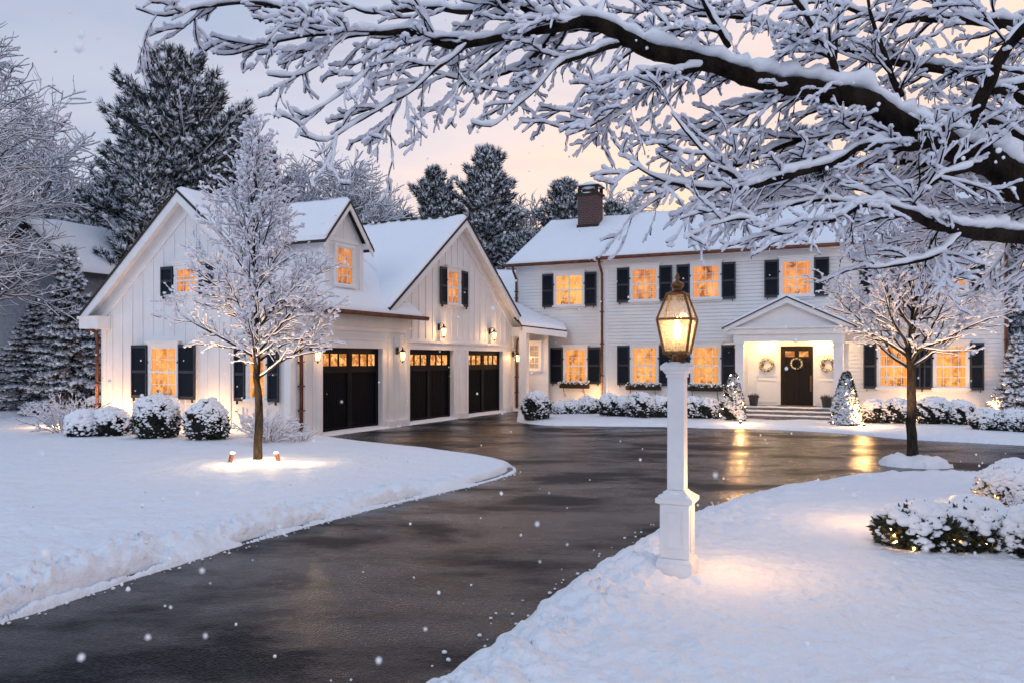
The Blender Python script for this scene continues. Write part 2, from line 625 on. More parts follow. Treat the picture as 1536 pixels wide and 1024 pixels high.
def snow_quad(name, A, B, C, D, th, parent, m='snowr', seed=1, step=.12, amp=.05, gap=None):
    """snow blanket on a sloping quad A B (eave) C D (ridge), rounded ragged rim"""
    A, B, C, D = [np.array(p, float) for p in (A, B, C, D)]
    nu = int(max(np.linalg.norm(B - A), np.linalg.norm(C - D)) / step) + 3
    nv = int(np.linalg.norm(D - A) / step) + 3
    u, v = np.meshgrid(np.linspace(0, 1, nu), np.linspace(0, 1, nv))
    P = ((A[None, None] * (1 - u[..., None]) + B * u[..., None]) * (1 - v[..., None]) + (D * (1 - u[..., None]) + C * u[..., None]) * v[..., None])
    lu, lv = np.linalg.norm(B - A), np.linalg.norm(D - A)
    d = np.minimum(np.minimum(u, 1 - u) * lu, v * lv)
    prof = np.clip(d / (th * 1.3), 0, 1)
    prof = np.sqrt(np.clip(1 - (1 - prof) ** 2, 0, 1))
    nz = fbm(u * lu * 1.1 + seed * 7, v * lv * 1.1, 4, seed) - .5
    h = th * (.25 + .75 * prof) + nz * amp * 2 * prof + (vn(u * lu * 5, v * lv * 5, seed + 3) - .5) * .02 * prof
    top = P.copy()
    top[..., 2] += h
    # ragged eave
    e = (v == 0)
    top[..., 2] -= np.where(e, vn(u * lu * 3, v, seed + 9) * .02, 0)
    n = nu * nv
    V = np.concatenate([top.reshape(-1, 3), P.reshape(-1, 3) + [0, 0, .004]])
    i = np.arange(n).reshape(nv, nu)
    q = np.stack([i[:-1, :-1], i[:-1, 1:], i[1:, 1:], i[1:, :-1]], -1).reshape(-1, 4)
    rim = np.concatenate([i[0, :], i[1:, -1], i[-1, -2::-1], i[-2:0:-1, 0]])
    r2 = np.roll(rim, -1)
    rq = np.stack([rim, rim + n, r2 + n, r2], -1)
    return np_mesh(name, V, np.concatenate([q, rq]), None, m, parent)


# ico lump base
def ico(sub=1):
    import bmesh
    bm = bmesh.new()
    bmesh.ops.create_icosphere(bm, subdivisions=sub, radius=1)
    V = np.array([v.co[:] for v in bm.verts])
    T = np.array([[v.index for v in f.verts] for f in bm.faces])
    bm.free()
    return V, T


ICO1, ICO2 = ico(1), ico(2)


def lumps(P, S, rng, sub=2, jit=.22):
    """many rounded blobs: centres P (n,3), radii S (n,3)"""
    V0, T0 = ICO2 if sub == 2 else ICO1
    n = len(P)
    J = 1 + rng.uniform(-jit, jit, (n, len(V0), 1))
    a = rng.uniform(0, 6.28, n)
    c, s = np.cos(a)[:, None], np.sin(a)[:, None]
    V = V0[None] * J * S[:, None, :]
    x, y = V[..., 0] * c - V[..., 1] * s, V[..., 0] * s + V[..., 1] * c
    V = np.stack([x, y, V[..., 2]], -1) + P[:, None, :]
    T = T0[None] + (np.arange(n) * len(V0))[:, None, None]
    return V.reshape(-1, 3), T.reshape(-1, 3)


def blades(P, D, L, W, rng):
    """thin leaf triangles from P along D"""
    n = len(P)
    r = rng.normal(size=(n, 3))
    s = np.cross(D, r)
    s /= np.linalg.norm(s, axis=1, keepdims=True) + 1e-9
    a = P - s * W[:, None] * .5
    b = P + s * W[:, None] * .5
    c = P + D * L[:, None]
    V = np.stack([a, b, c], 1).reshape(-1, 3)
    return V, np.arange(3 * n).reshape(-1, 3)


def leafquads(P, D, L, W, rng):
    n = len(P)
    r = rng.normal(size=(n, 3))
    s = np.cross(D, r)
    s /= np.linalg.norm(s, axis=1, keepdims=True) + 1e-9
    m = P + D * L[:, None] * .5
    V = np.stack([P, m - s * W[:, None] * .5, P + D * L[:, None], m + s * W[:, None] * .5], 1).reshape(-1, 3)
    return V, np.arange(4 * n).reshape(-1, 4)


def batch_tubes(polys, k, snow=None, rng=None, vj=0.0):
    """polys: list of (pts (N,3), radii (N,)). snow: None or (thickness fn) -> snow lying on top"""
    groups = {}
    for p, r in polys:
        groups.setdefault(len(p), []).append((p, r))
    VV, QQ, TT = [], [], []
    base = 0
    for N, g in groups.items():
        P = np.array([a for a, _ in g])
        r = np.array([b for _, b in g])
        Mn = len(g)
        T = np.empty_like(P)
        T[:, 1:-1] = P[:, 2:] - P[:, :-2]
        T[:, 0] = P[:, 1] - P[:, 0]
        T[:, -1] = P[:, -1] - P[:, -2]
        T /= np.linalg.norm(T, axis=2, keepdims=True) + 1e-9
        U = np.cross(T, [0, 0, 1.])
        ln = np.linalg.norm(U, axis=2, keepdims=True)
        U = np.where(ln < .08, np.cross(T, [1., 0, 0]), U)
        U /= np.linalg.norm(U, axis=2, keepdims=True) + 1e-9
        W = np.cross(U, T)
        if snow is not None:
            hz = np.sqrt(np.clip(1 - T[..., 2] ** 2, 0, 1))
            s = snow(r) * np.clip(hz * 1.15 - .1, .18, 1)
            s = s * rng.uniform(.62, 1.32, s.shape)
            P = P + np.array([0, 0, 1.]) * (r * .9 + s * .72)[..., None] * np.clip(hz, .3, 1)[..., None]
            P = P + rng.normal(size=P.shape) * (s * .12)[..., None]
            ra, rb = s * 1.15 + r * .15, s * .78
            ra[:, 0] *= .5
            rb[:, 0] *= .5
        else:
            ra = rb = r
        a = np.arange(k) * 2 * np.pi / k + (.3 if k > 3 else .52)
        ring = P[:, :, None, :] + U[:, :, None, :] * (np.cos(a)[None, None, :, None] * ra[:, :, None, None]) + W[:, :, None, :] * (np.sin(a)[None, None, :, None] * rb[:, :, None, None])
        if vj > 0:
            ring = P[:, :, None, :] + (ring - P[:, :, None, :]) * (1 + np.random.default_rng(7).uniform(-vj, vj, ring.shape[:3]))[..., None]
        V = ring.reshape(-1, 3)
        tip = P[:, -1] + T[:, -1] * rb[:, -1][:, None] * .8
        idx = np.arange(Mn * N * k).reshape(Mn, N, k) + base
        A = idx[:, :-1]
        B = idx[:, 1:]
        q = np.stack([A, np.roll(A, -1, 2), np.roll(B, -1, 2), B], -1).reshape(-1, 4)
        ti = (np.arange(Mn) + base + Mn * N * k)[:, None].repeat(k, 1)
        E = idx[:, -1]
        t = np.stack([E, np.roll(E, -1, 1), ti], -1).reshape(-1, 3)
        VV += [V, tip]
        QQ.append(q)
        TT.append(t)
        base += Mn * N * k + Mn
    return np.concatenate(VV), np.concatenate(QQ), np.concatenate(TT)


# ---------------------------------------------------------------- tree growth
def norm(v):
    return v / (math.sqrt(v[0] * v[0] + v[1] * v[1] + v[2] * v[2]) + 1e-9)


def path(p, d, L, n, wob, trop, rng):
    pts = [p]
    st = L / n
    nz = rng.normal(size=(n, 3)) * wob
    for i in range(n):
        d = norm(d + nz[i] + trop)
        p = p + d * st
        pts.append(p)
    return np.array(pts)


def grow(out, pts, r0, r1, lvl, P, rng):
    """out[lvl] collects branches; spawn children along pts"""
    N = len(pts)
    rad = np.linspace(r0, r1, N)
    out.append((pts, rad, lvl))
    if lvl >= P['max']:
        return
    L = float(np.sum(np.linalg.norm(np.diff(pts, axis=0), axis=1)))
    n = max(1, int(L * P['dens'][lvl] + rng.random()))
    for c in range(n):
        f = P['f0'][lvl] + (1 - P['f0'][lvl]) * (c + rng.random()) / n
        x = f * (N - 1)
        i = min(int(x), N - 2)
        p = pts[i] + (pts[i + 1] - pts[i]) * (x - i)
        t = norm(pts[i + 1] - pts[i])
        side = norm(np.cross(t, rng.normal(size=3)))
        if P.get('flat'):
            side = norm(side * np.array([1, 1, P['flat']]))
        a = P['ang'][lvl] * rng.uniform(.7, 1.3)
        d = norm(t * math.cos(a) + side * math.sin(a) + P['bias'])
        l = P['len'][lvl] * rng.uniform(.5, 1.25) * (1.0 - .45 * f)
        if P.get('rel'):
            l = min(l, L * P['rel'] * rng.uniform(.6, 1.2) * (1.15 - .6 * f))
        ns = P['seg'][lvl + 1]
        q = path(p, d, l, ns, P['wob'], P['trop'], rng)
        cr = max(P['rmin'], rad[i] * P['rk'][lvl])
        grow(out, q, cr, max(P['rmin'] * .7, cr * .45), lvl + 1, P, rng)


# ---------------------------------------------------------------- WORLD
w = bpy.data.worlds.new('World')
SC.world = w
w.use_nodes = True
nt = w.node_tree
bg = nt.nodes['Background']
L = nt.links.new
tc = nt.nodes.new('ShaderNodeTexCoord')
sx = nt.nodes.new('ShaderNodeSeparateXYZ')
L(tc.outputs['Generated'], sx.inputs[0])
# elevation, tilted so the left of the sky is bluer and the glow sits low and to the right
mpn = nt.nodes.new('ShaderNodeMapping')
mpn.inputs['Scale'].default_value = (1.2, 1.2, 5.0)
L(tc.outputs['Generated'], mpn.inputs['Vector'])
cl = nt.nodes.new('ShaderNodeTexNoise')
cl.inputs['Scale'].default_value = 2.2
cl.inputs['Detail'].default_value = 8
cl.inputs['Distortion'].default_value = .4
L(mpn.outputs[0], cl.inputs['Vector'])
ma = nt.nodes.new('ShaderNodeMath')
ma.operation = 'MULTIPLY_ADD'
ma.inputs[1].default_value = -.38
L(sx.outputs['X'], ma.inputs[0])
yb = nt.nodes.new('ShaderNodeMath')          # the half of the sky behind the viewer is the cold, darker side
yb.operation = 'MULTIPLY_ADD'
yb.inputs[1].default_value = -.38
yb.inputs[2].default_value = -.07
ym = nt.nodes.new('ShaderNodeMath')
ym.operation = 'MINIMUM'
ym.inputs[1].default_value = .25
L(sx.outputs['Y'], ym.inputs[0])
ys_ = nt.nodes.new('ShaderNodeMath')
ys_.operation = 'SUBTRACT'
ys_.inputs[1].default_value = .25
L(ym.outputs[0], ys_.inputs[0])
L(ys_.outputs[0], yb.inputs[0])
za = nt.nodes.new('ShaderNodeMath')
za.operation = 'ADD'
L(sx.outputs['Z'], za.inputs[0])
L(yb.outputs[0], za.inputs[1])
L(za.outputs[0], ma.inputs[2])
mb = nt.nodes.new('ShaderNodeMath')
mb.operation = 'MULTIPLY_ADD'
mb.inputs[1].default_value = .30
L(cl.outputs['Fac'], mb.inputs[0])
L(ma.outputs[0], mb.inputs[2])
cr = nt.nodes.new('ShaderNodeValToRGB')
el = cr.color_ramp.elements
el[0].position = 0.0
el[0].color = (.95, .58, .38, 1)
el[1].position = 1.0
el[1].color = (.38, .50, .70, 1)
for pos, c in ((.14, (1.15, .72, .46)), (.24, (1.06, .75, .57)), (.34, (.84, .70, .68)), (.45, (.60, .60, .70)), (.57, (.42, .48, .62)), (.68, (.38, .46, .66)), (.84, (.35, .45, .67))):
    k = el.new(pos)
    k.color = (*c, 1)
L(mb.outputs[0], cr.inputs['Fac'])
sky = nt.nodes.new('ShaderNodeTexSky')
sky.sky_type = 'NISHITA'
sky.sun_disc = False
SUN_EL, SUN_ROT = R(24), R(200)
sky.sun_elevation = SUN_EL
sky.sun_rotation = SUN_ROT
skm = nt.nodes.new('ShaderNodeMix')
skm.data_type = 'RGBA'
skm.blend_type = 'ADD'
skm.inputs['Factor'].default_value = .012
c2n = nt.nodes.new('ShaderNodeTexNoise')
c2n.inputs['Scale'].default_value = 3.1
c2n.inputs['Detail'].default_value = 9
c2n.inputs['Roughness'].default_value = .58
c2n.inputs['Distortion'].default_value = .8
L(mpn.outputs[0], c2n.inputs['Vector'])
c2r = nt.nodes.new('ShaderNodeMapRange')
c2r.inputs['From Min'].default_value = .46
c2r.inputs['From Max'].default_value = .70
c2r.inputs['To Max'].default_value = .5
L(c2n.outputs['Fac'], c2r.inputs['Value'])
c2m = nt.nodes.new('ShaderNodeMix')
c2m.data_type = 'RGBA'
L(c2r.outputs[0], c2m.inputs['Factor'])
L(cr.outputs[0], c2m.inputs[6])
c2m.inputs[7].default_value = (.56, .51, .59, 1)
L(c2m.outputs[2], skm.inputs[6])
L(sky.outputs[0], skm.inputs[7])
L(skm.outputs[2], bg.inputs['Color'])
bg.inputs['Strength'].default_value = 1.0

sun = bpy.data.lights.new('sun', 'SUN')
sun.energy = .35
sun.angle = R(25)
sun.color = (1, .93, .90)
so = bpy.data.objects.new('sun', sun)
COL.objects.link(so)
so.rotation_euler = (R(90) - SUN_EL, 0, R(180) - SUN_ROT + R(0))

cam = bpy.data.cameras.new('camera')
co = bpy.data.objects.new('camera', cam)
COL.objects.link(co)
co.location = (0, 0, EYE)
co.rotation_euler = (R(90), 0, 0)
cam.sensor_width = 36
cam.lens = F / 1536 * 36
cam.shift_y = (HY - 512) / 1536
cam.clip_end = 2000
cam.clip_start = .05
cam.dof.use_dof = True
cam.dof.focus_distance = 13
cam.dof.aperture_fstop = cam.lens / 5.0
SC.camera = co
SC.view_settings.view_transform = 'Standard'
SC.view_settings.look = 'None'
SC.view_settings.exposure = .12
SC.view_settings.gamma = 1
SC.cycles.use_denoising = True
SC.cycles.max_bounces = 6
SC.cycles.transparent_max_bounces = 8
SC.cycles.caustics_reflective = False
SC.cycles.caustics_refractive = False
SC.cycles.sample_clamp_indirect = 4


WARM = (1, .51, .17)


def lamp(name, loc, power, size=.05, col=WARM, parent=None, spot=None, aim=None):
    l = bpy.data.lights.new(name, 'SPOT' if spot else 'POINT')
    l.energy = power
    l.color = col
    l.shadow_soft_size = size
    o = bpy.data.objects.new(name, l)
    COL.objects.link(o)
    o.location = loc
    if spot:
        l.spot_size = spot
        l.spot_blend = .8
        o.rotation_euler = Vector(aim).to_track_quat('-Z', 'Y').to_euler()
    if parent is not None:
        o.parent = parent
    return o


# ---------------------------------------------------------------- GROUND
GR = Matrix.Translation((-5.4, 19.4, 0)) @ Matrix.Rotation(math.atan2(.9, .4356), 4, 'Z')   # garage frame: x along doors, y into building
HR = Matrix.Translation((9.49, 26.5, 0)) @ Matrix.Rotation(math.atan2(-.4356, .9), 4, 'Z')  # house frame
GA, HA = math.atan2(.9, .4356), math.atan2(-.4356, .9)


def gw(x, y, z=0):
    return tuple(GR @ Vector((x, y, z)))


def hw(x, y, z=0):
    return tuple(HR @ Vector((x, y, z)))


left = [(-6.6, -8), (-5.6, 0.5), (-4.55, 4.2)] + [onground(*p) for p in
        ((0, 938), (100, 902), (200, 868), (330, 828), (470, 787), (600, 753), (700, 731), (755, 716), (778, 706), (768, 695), (700, 683), (620, 673), (560, 667), (508, 660))]
apron = [gw(1.0, -.14)[:2], gw(12.62, -.14)[:2]]
far = [onground(*p) for p in ((775, 632), (805, 637), (854, 638.5), (998, 639.5), (1060, 642), (1160, 643.5), (1259, 649), (1359, 659), (1450, 663), (1536, 668), (1700, 676), (2400, 700))]
right = [onground(*p) for p in ((2400, 730), (1800, 716), (1600, 713), (1480, 714), (1400, 713), (1320, 714), (1220, 724), (1120, 745), (1040, 771), (960, 812), (900, 848), (850, 882), (800, 918), (740, 968), (690, 1003), (655, 1030))]
right += [(-1.0, 3.9), (-1.9, 1.6), (-2.8, -8)]


def smooth_poly(pts, n=2):
    pts = [np.array(p) for p in pts]
    for _ in range(n):
        q = [pts[0]]
        for a, b in zip(pts[:-1], pts[1:]):
            q += [a * .75 + b * .25, a * .25 + b * .75]
        q.append(pts[-1])
        pts = q
    return pts


poly = np.array(smooth_poly(left) + apron + smooth_poly(far) + smooth_poly(right))


def sdist(X, Y, P):
    """signed distance to polygon, positive outside"""
    d = np.full(X.shape, 1e9)
    ins = np.zeros(X.shape, bool)
    n = len(P)
    for i in range(n):
        a, b = P[i], P[(i + 1) % n]
        ex, ey = b - a
        wx, wy = X - a[0], Y - a[1]
        t = np.clip((wx * ex + wy * ey) / (ex * ex + ey * ey + 1e-12), 0, 1)
        d = np.minimum(d, (wx - ex * t) ** 2 + (wy - ey * t) ** 2)
        c = ((a[1] > Y) != (b[1] > Y)) & (X < (b[0] - a[0]) * (Y - a[1]) / (b[1] - a[1] + 1e-12) + a[0])
        ins ^= c
    d = np.sqrt(d)
    return np.where(ins, -d, d)


T2 = onground(1368, 697)
T1 = onground(387, 697, .1)
POST = at(1016, 540, 7.0)[:2]


def snow_height(X, Y):
    d = sdist(X, Y, poly)
    isl = np.sqrt((X - T2[0] - .02) ** 2 + ((Y - T2[1]) * 1.15) ** 2) - .62
    rag = (fbm(X * 2.2, Y * 2.2, 3, 3) - .5) * .22 + (vn(X * 11, Y * 11, 8) - .5) * .07
    near = np.clip((16 - Y) / 10, 0, 1)
    lft = ((X < .3) & (Y > 3) & (Y < 14.5) & (X < -1.2 + (Y - 5) * .3)).astype(float)
    dd = d + rag * (.30 + .7 * near) * (1 - .6 * lft)
    # bank profile
    h = .10 * (1 - np.exp(-np.clip(dd, 0, None) / .12)) + .05 * (1 - np.exp(-np.clip(dd, 0, None) / .9))
    bank = np.exp(-((dd - .42) / .30) ** 2)
    rough = fbm(X * 5, Y * 5, 4, 11) - .5
    rough2 = fbm(X * 13, Y * 13, 3, 41) - .5
    clod = np.abs(vn(X * 7 + rough * 1.2, Y * 7, 21) - .5) * 2
    h = h + bank * np.where(X > Y * .0 - .6, .62, 1.0) * (.05 + rough * .26 + rough2 * .16 + (1 - clod) * .08) * near
    fade = 1 - np.exp(-np.clip(dd, 0, None) / .3)
    h = h + fade * ((fbm(X * .6, Y * .6, 3, 5) - .5) * .10 + rough * .045 * (.4 + .6 * near))
    h = h + fade * ((vn(X * 16, Y * 16, 31) - .5) * .022 + rough2 * .030) * near
    # plough gap: thin strip of snow then a dark groove along the left lawn
    g = lft * np.exp(-((d - .115) / .035) ** 2) * np.clip((vn(X * 2.3, Y * 2.3, 77) - .3) * 5, 0, 1)
    h = h - g * .34
    h = np.where(dd < 0, np.maximum(-.05, dd * 1.2) - .01, h)
    # island round the right tree
    ii = -(isl + rag * .9)
    hi = np.where(ii > 0, .05 + .15 * (1 - np.exp(-ii / .28)) + rough * .22, -1)
    h = np.maximum(h, hi)
    # mound at tree 1, swept hollow behind post
    r1 = (X - T1[0]) ** 2 + (Y - T1[1]) ** 2
    h = h + .07 * np.exp(-r1 / .25)
    r2 = (X - POST[0]) ** 2 + (Y - POST[1]) ** 2
    h = h + .05 * np.exp(-((np.sqrt(r2) - .34) / .13) ** 2) * (.5 + rough * 2) - .04 * np.exp(-r2 / .05)
    return h


ys = np.concatenate([np.linspace(-8, 2.6, 30), np.geomspace(2.7, 48, 560), np.geomspace(52, 140, 24)])
us = np.sort(np.concatenate([np.linspace(-.84, .84, 700), np.linspace(-2.6, -.85, 60), np.linspace(.85, 2.6, 60)]))
YY, UU = np.meshgrid(ys, us, indexing='ij')
XX = UU * (np.abs(YY) * 1.0 + 1.2)
ZZ = snow_height(XX, YY)
ZZ = ZZ + np.where(YY > 46, (YY - 46) * .02, 0)
nr, nc = XX.shape
idx = np.arange(nr * nc).reshape(nr, nc)
q = np.stack([idx[:-1, :-1], idx[:-1, 1:], idx[1:, 1:], idx[1:, :-1]], -1).reshape(-1, 4)
g = np_mesh('snow_ground', np.stack([XX, YY, ZZ], -1).reshape(-1, 3), q, None, 'snowg')
tag(g, kind='structure')
b = MB()
b.add([(-1500, -1500, -.3), (1500, -1500, -.3), (1500, 1500, -.3), (-1500, 1500, -.3)], [(0, 1, 2, 3)])
tag(b.build('far_ground', 'snowg'), kind='structure')
# asphalt sheet
me = bpy.data.meshes.new('driveway')
big = [(-14, -8, 0), (40, -8, 0), (40, 42, 0), (-14, 42, 0)]
me.from_pydata([(p[0], p[1], 0) for p in [
    (-7.5, -9), (-7, 2), (-6, 6), (-3.4, 10), (-2, 13.5), (-4.3, 17.5), gw(.6, .35)[:2], gw(12.8, .35)[:2], (4, 26), (10, 24.5), (14, 21.5), (30, 19), (30, 12), (14, 12.0), (8, 11), (3.2, 8.2), (1.2, 5.2), (0, 3), (-1.2, -9)]], [], [tuple(range(19))])
me.materials.append(M['asphalt'])
tag(link('driveway', me), kind='structure')

# thin loose crumbs of snow along the right-hand driveway edge
rng = np.random.default_rng(5)
pts = []
segs = [p for p in smooth_poly(right) if 1 < p[1] < 13]
for a, bb in zip(segs[:-1], segs[1:]):
    for _ in range(int(np.linalg.norm(bb - a) * 11)):
        c = a + (bb - a) * rng.random()
        pts.append((c[0] - abs(rng.normal()) * .13 + .02, c[1] + abs(rng.normal()) * .05, .008))
segs = [p for p in smooth_poly(left) if 4 < p[1] < 14]
for a, bb in zip(segs[:-1], segs[1:]):
    for _ in range(int(np.linalg.norm(bb - a) * 14)):
        c = a + (bb - a) * rng.random()
        pts.append((c[0] + abs(rng.normal()) * .06, c[1] - abs(rng.normal()) * .03, .006))
pts = np.array(pts)
s = rng.uniform(.004, .02, (len(pts), 1)) ** 1.0 * np.array([[1, 1, .7]])
V, T = lumps(pts, s, rng, 1)
tag(np_mesh('snow_crumbs', V, None, T, 'snow'), 'small crumbs of snow scattered on the asphalt edge', 'snow', kind='stuff')

# ---------------------------------------------------------------- BUILDING PARTS


def window(parent, T, w, z0, z1, cols=3, rows=4, sh=.42, glowm='room', hood=True, gap=.09, split=False, left=True, right=True):
    """T maps (x along wall, y into the wall, z up); x=0 is the window centre"""
    fw = .075
    b = MB(T)
    x = w / 2
    for s in (-1, 1):
        b.box(min(s * x, s * (x + fw)), max(s * x, s * (x + fw)), -.07, .0, z0, z1)
    b.box(-x - fw, x + fw, -.072, .0, z1, z1 + fw)
    if hood:
        b.box(-x - fw - .03, x + fw + .03, -.10, .0, z1 + fw, z1 + fw + .05)
        b.box(-x - fw - .07, x + fw + .07, -.14, .0, z1 + fw + .05, z1 + fw + .085)
    # sash rails and muntins
    zm = (z0 + z1) / 2
    b.box(-x, x, -.055, -.02, z0, z0 + .05)
    b.box(-x, x, -.055, -.02, z1 - .04, z1)
    for s in (-1, 1):
        b.box(min(s * x, s * (x - .035)), max(s * x, s * (x - .035)), -.054, -.02, z0, z1)
    b.box(-x, x, -.058, -.02, zm - .025, zm + .025)
    if split:
        b.box(-.03, .03, -.06, -.02, z0, z1)
    for i in range(1, cols):
        c = -x + w * i / cols
        b.box(c - .009, c + .009, -.045, -.02, z0, z1)
    for i in range(1, rows):
        if i * 2 != rows:
            c = z0 + (z1 - z0) * i / rows
            b.box(-x, x, -.044, -.02, c - .009, c + .009)
    fr = b.build('window', 'trim', parent)
    p = MB(T)
    p.add([(-x, -.022, z0), (x, -.022, z0), (x, -.022, z1), (-x, -.022, z1)], [(0, 1, 2, 3)])
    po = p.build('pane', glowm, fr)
    uv = po.data.uv_layers.new(name='UVMap')
    for l, c in zip(uv.data, ((0, 0), (1, 0), (1, 1), (0, 1))):
        l.uv = c
    sl = MB(T)
    sl.box(-x - fw - .04, x + fw + .04, -.13, .0, z0 - .065, z0 - .003)
    sl.box(-x - fw, x + fw, -.05, .0, z0 - .13, z0 - .067)
    sl.build('sill', 'trim', fr)
    sn = MB(T)
    sn.frust(0, -.09, z0 - .002, z0 + .022, x + .06, x + .03, .045, .03)
    sn.build('sill_snow', 'snow', fr)
    for s in (-1, 1):
        if (s < 0 and not left) or (s > 0 and not right):
            continue
        a0 = s * (x + gap)
        a1 = s * (x + gap + sh)
        a, c = min(a0, a1), max(a0, a1)
        m = MB(T)
        t = .045
        m.box(a, a + t, -.10, -.055, z0 - .05, z1 + .06)
        m.box(c - t, c, -.10, -.055, z0 - .05, z1 + .06)
        for (u0, u1) in ((z0 - .05, z0 + .03), (zm - .03, zm + .04), (z1 - .02, z1 + .06)):
            m.box(a + t, c - t, -.099, -.056, u0, u1)
        for (u0, u1) in ((z0 + .03, zm - .03), (zm + .04, z1 - .02)):
            n = int((u1 - u0) / .048)
            for i in range(n):
                zz = u0 + (u1 - u0) * (i + .5) / n
                m.add([(a + t, -.092, zz - .024), (c - t, -.092, zz - .024), (c - t, -.070, zz + .02), (a + t, -.070, zz + .02),
                       (a + t, -.085, zz - .024), (c - t, -.085, zz - .024)], [(0, 1, 2, 3), (0, 3, 2, 1), (0, 4, 5, 1)])
        m.box(a + t, c - t, -.066, -.058, z0 + .02, z1)
        # hinge and holdback
        m.box(min(a0, a0 - s * .05), max(a0, a0 - s * .05), -.09, -.07, zm + .35 * (z1 - zm), zm + .35 * (z1 - zm) + .05)
        m.box(a1 - s * .1 - .01, a1 - s * .1 + .01, -.11, -.05, z0 - .13, z0 - .05)
        m.build('shutter', 'shutter', parent)
    return fr


def TM(P, ox, oy=0, ang=0):
    return Matrix.Translation((ox, oy, 0)) @ Matrix.Rotation(ang, 4, 'Z')


def gutter(parent, p, q, name='gutter'):
    b = MB()
    p, q = Vector(p), Vector(q)
    t = (q - p).normalized()
    s = t.cross(Vector((0, 0, 1)))
    prof = [(-.06, .05), (-.06, -.02), (-.03, -.065), (.03, -.065), (.07, -.01), (.075, .06), (.06, .06), (.05, .0), (.02, -.045), (-.03, -.045), (-.045, .05)]
    vs = [p + s * a + Vector((0, 0, c)) for a, c in prof] + [q + s * a + Vector((0, 0, c)) for a, c in prof]
    n = len(prof)
    b.add(vs, [tuple(range(n)), tuple(range(2 * n - 1, n - 1, -1))] + [(i, i + n, (i + 1) % n + n, (i + 1) % n) for i in range(n)])
    return b.build(name, 'copper', parent)


def spout(parent, pts):
    b = MB()
    b.tube(pts, .048, 8)
    for i in range(1, 4):
        p, q = Vector(pts[-2]), Vector(pts[-1])
        c = p.lerp(q, i / 4)
        b.box(c.x - .065, c.x + .065, c.y - .065, c.y + .065, c.z - .02, c.z + .02)
    return b.build('downspout', 'copper', parent, True)


# ================================================================ GARAGE (local: x along the doors, y into the building)
gar = thing('garage', (-5.4, 19.4, 0), GA, 'white board-and-batten carriage garage with three black doors, front gable, dormer and snowy roof', 'garage')
GL, GW = 12.6, 6.75              # length and depth
ez, rz, rn = 3.25, 6.38, 3.42    # eave height, ridge height, ridge offset
ps = (rz - ez) / (rn + .45)
doors = [(1.15, 3.78), (5.2, 7.85), (8.85, 11.5)]
cgx, cgh = 8.15, 6.72            # front gable centre, ridge height
cgs = (cgh - 3.28) / 4.72        # slope of the gable
DT = 2.28
# front wall with real door openings and gable
out_ = [(0, 0)]
for a, c in doors:
    out_ += [(a, 0), (a, DT), (c, DT), (c, 0)]
zt = lambda t: cgh - .12 - cgs * abs(t - cgx)
out_ += [(GL, 0), (GL, zt(GL)), (cgx, cgh - .12), (3.9, 3.5), (0, 3.42)]
b = MB()
b.prism(out_, 0, .22)
b.box(GL - .2, GL, .22, GW, 0, 3.3)                      # right end
b.box(.2, GL - .2, GW - .2, GW, 0, 3.3)
b.build('wall', 'white', gar)
b = MB(TM(gar, 0, 0, 0))
pent = [(.222, 0), (GW, 0), (GW, 3.3), (rn, rz - .14), (.222, 3.5)]
vs = [(0.0, y, z) for y, z in pent] + [(.2, y, z) for y, z in pent]
b.add(vs, [(4, 3, 2, 1, 0), (5, 6, 7, 8, 9)] + [(i, (i + 1) % 5, (i + 1) % 5 + 5, i + 5) for i in range(5)])
b.build('gable_wall', 'white', gar)
# dark interior floor/back so openings are closed
# battens
b = MB()
x = .2
while x < GL - .1:
    ok = True
    top = zt(x) - .22 if x > 4.4 else 0
    if x > 4.6:
        b.box(x - .025, x + .025, -.022, 0.001, 2.62, max(2.7, top))
    x += .40
for a, c in ((.08, .95), (4.0, 4.95)):
    xx = a + .15
    while xx < c:
        b.box(xx - .022, xx + .022, -.02, 0.001, .2, 2.62)
        xx += .3
b.build('battens', 'white', gar)
b = MB()
y = .35
while y < GW - .15:
    top = min(ez + .45 * ps + y * ps, rz - (y - rn) * ps) - .42
    skip = [(4.30 - .75, 4.30 + .75, .75, 2.6), (1.02 - .62, 1.02 + .62, .75, 2.6), (3.44 - .8, 3.44 + .8, 3.5, 4.65)]
    spans = [(.25, top)]
    for a, c, z0, z1 in skip:
        if a < y < c:
            ns = []
            for s0, s1 in spans:
                if z0 > s0 and z0 < s1:
                    ns.append((s0, z0))
                if z1 < s1:
                    ns.append((z1, s1))
            spans = ns
    for s0, s1 in spans:
        if s1 > s0 + .05:
            b.box(-.022, 0.001, y - .025, y + .025, s0, s1)
    y += .40
b.build('gable_battens', 'white', gar)
# trim
b = MB()
b.box(-.03, .16, -.03, .0, 0, 3.1)                       # corner boards
b.box(-.031, .0, .001, .16, 0, 3.1)
b.box(-.03, .0, GW - .16, GW + .03, 0, 3.1)
b.box(GL - .16, GL + .03, -.03, .0, 0, 3.2)
for i, (a, c) in enumerate(doors):                       # casings
    b.box(a - .16, a, -.06, -.0, 0, DT)
    b.box(c, c + .16, -.06, -.0, 0, DT)
b.box(.90, 4.02, -.065, 0, DT, DT + .22)
b.box(.86, 4.06, -.10, 0, DT + .22, DT + .27)
b.box(4.98, 11.76, -.065, 0, DT, DT + .2)
b.box(4.92, 11.82, -.12, 0, DT + .2, DT + .26)
b.box(8.02, 8.68, -.045, -.0, 0, DT)
b.box(8.22, 8.48, -.075, -.045, 0, DT)
b.box(11.66, 12.2, -.045, 0, 0, DT)
for a, c in ((4.02, 4.42), (4.6, 5.06), (8.0, 8.7), (11.64, 12.24), (.2, 1.0)):       # stone-like plinth blocks
    b.box(a, c, -.13, 0, 0, .19)
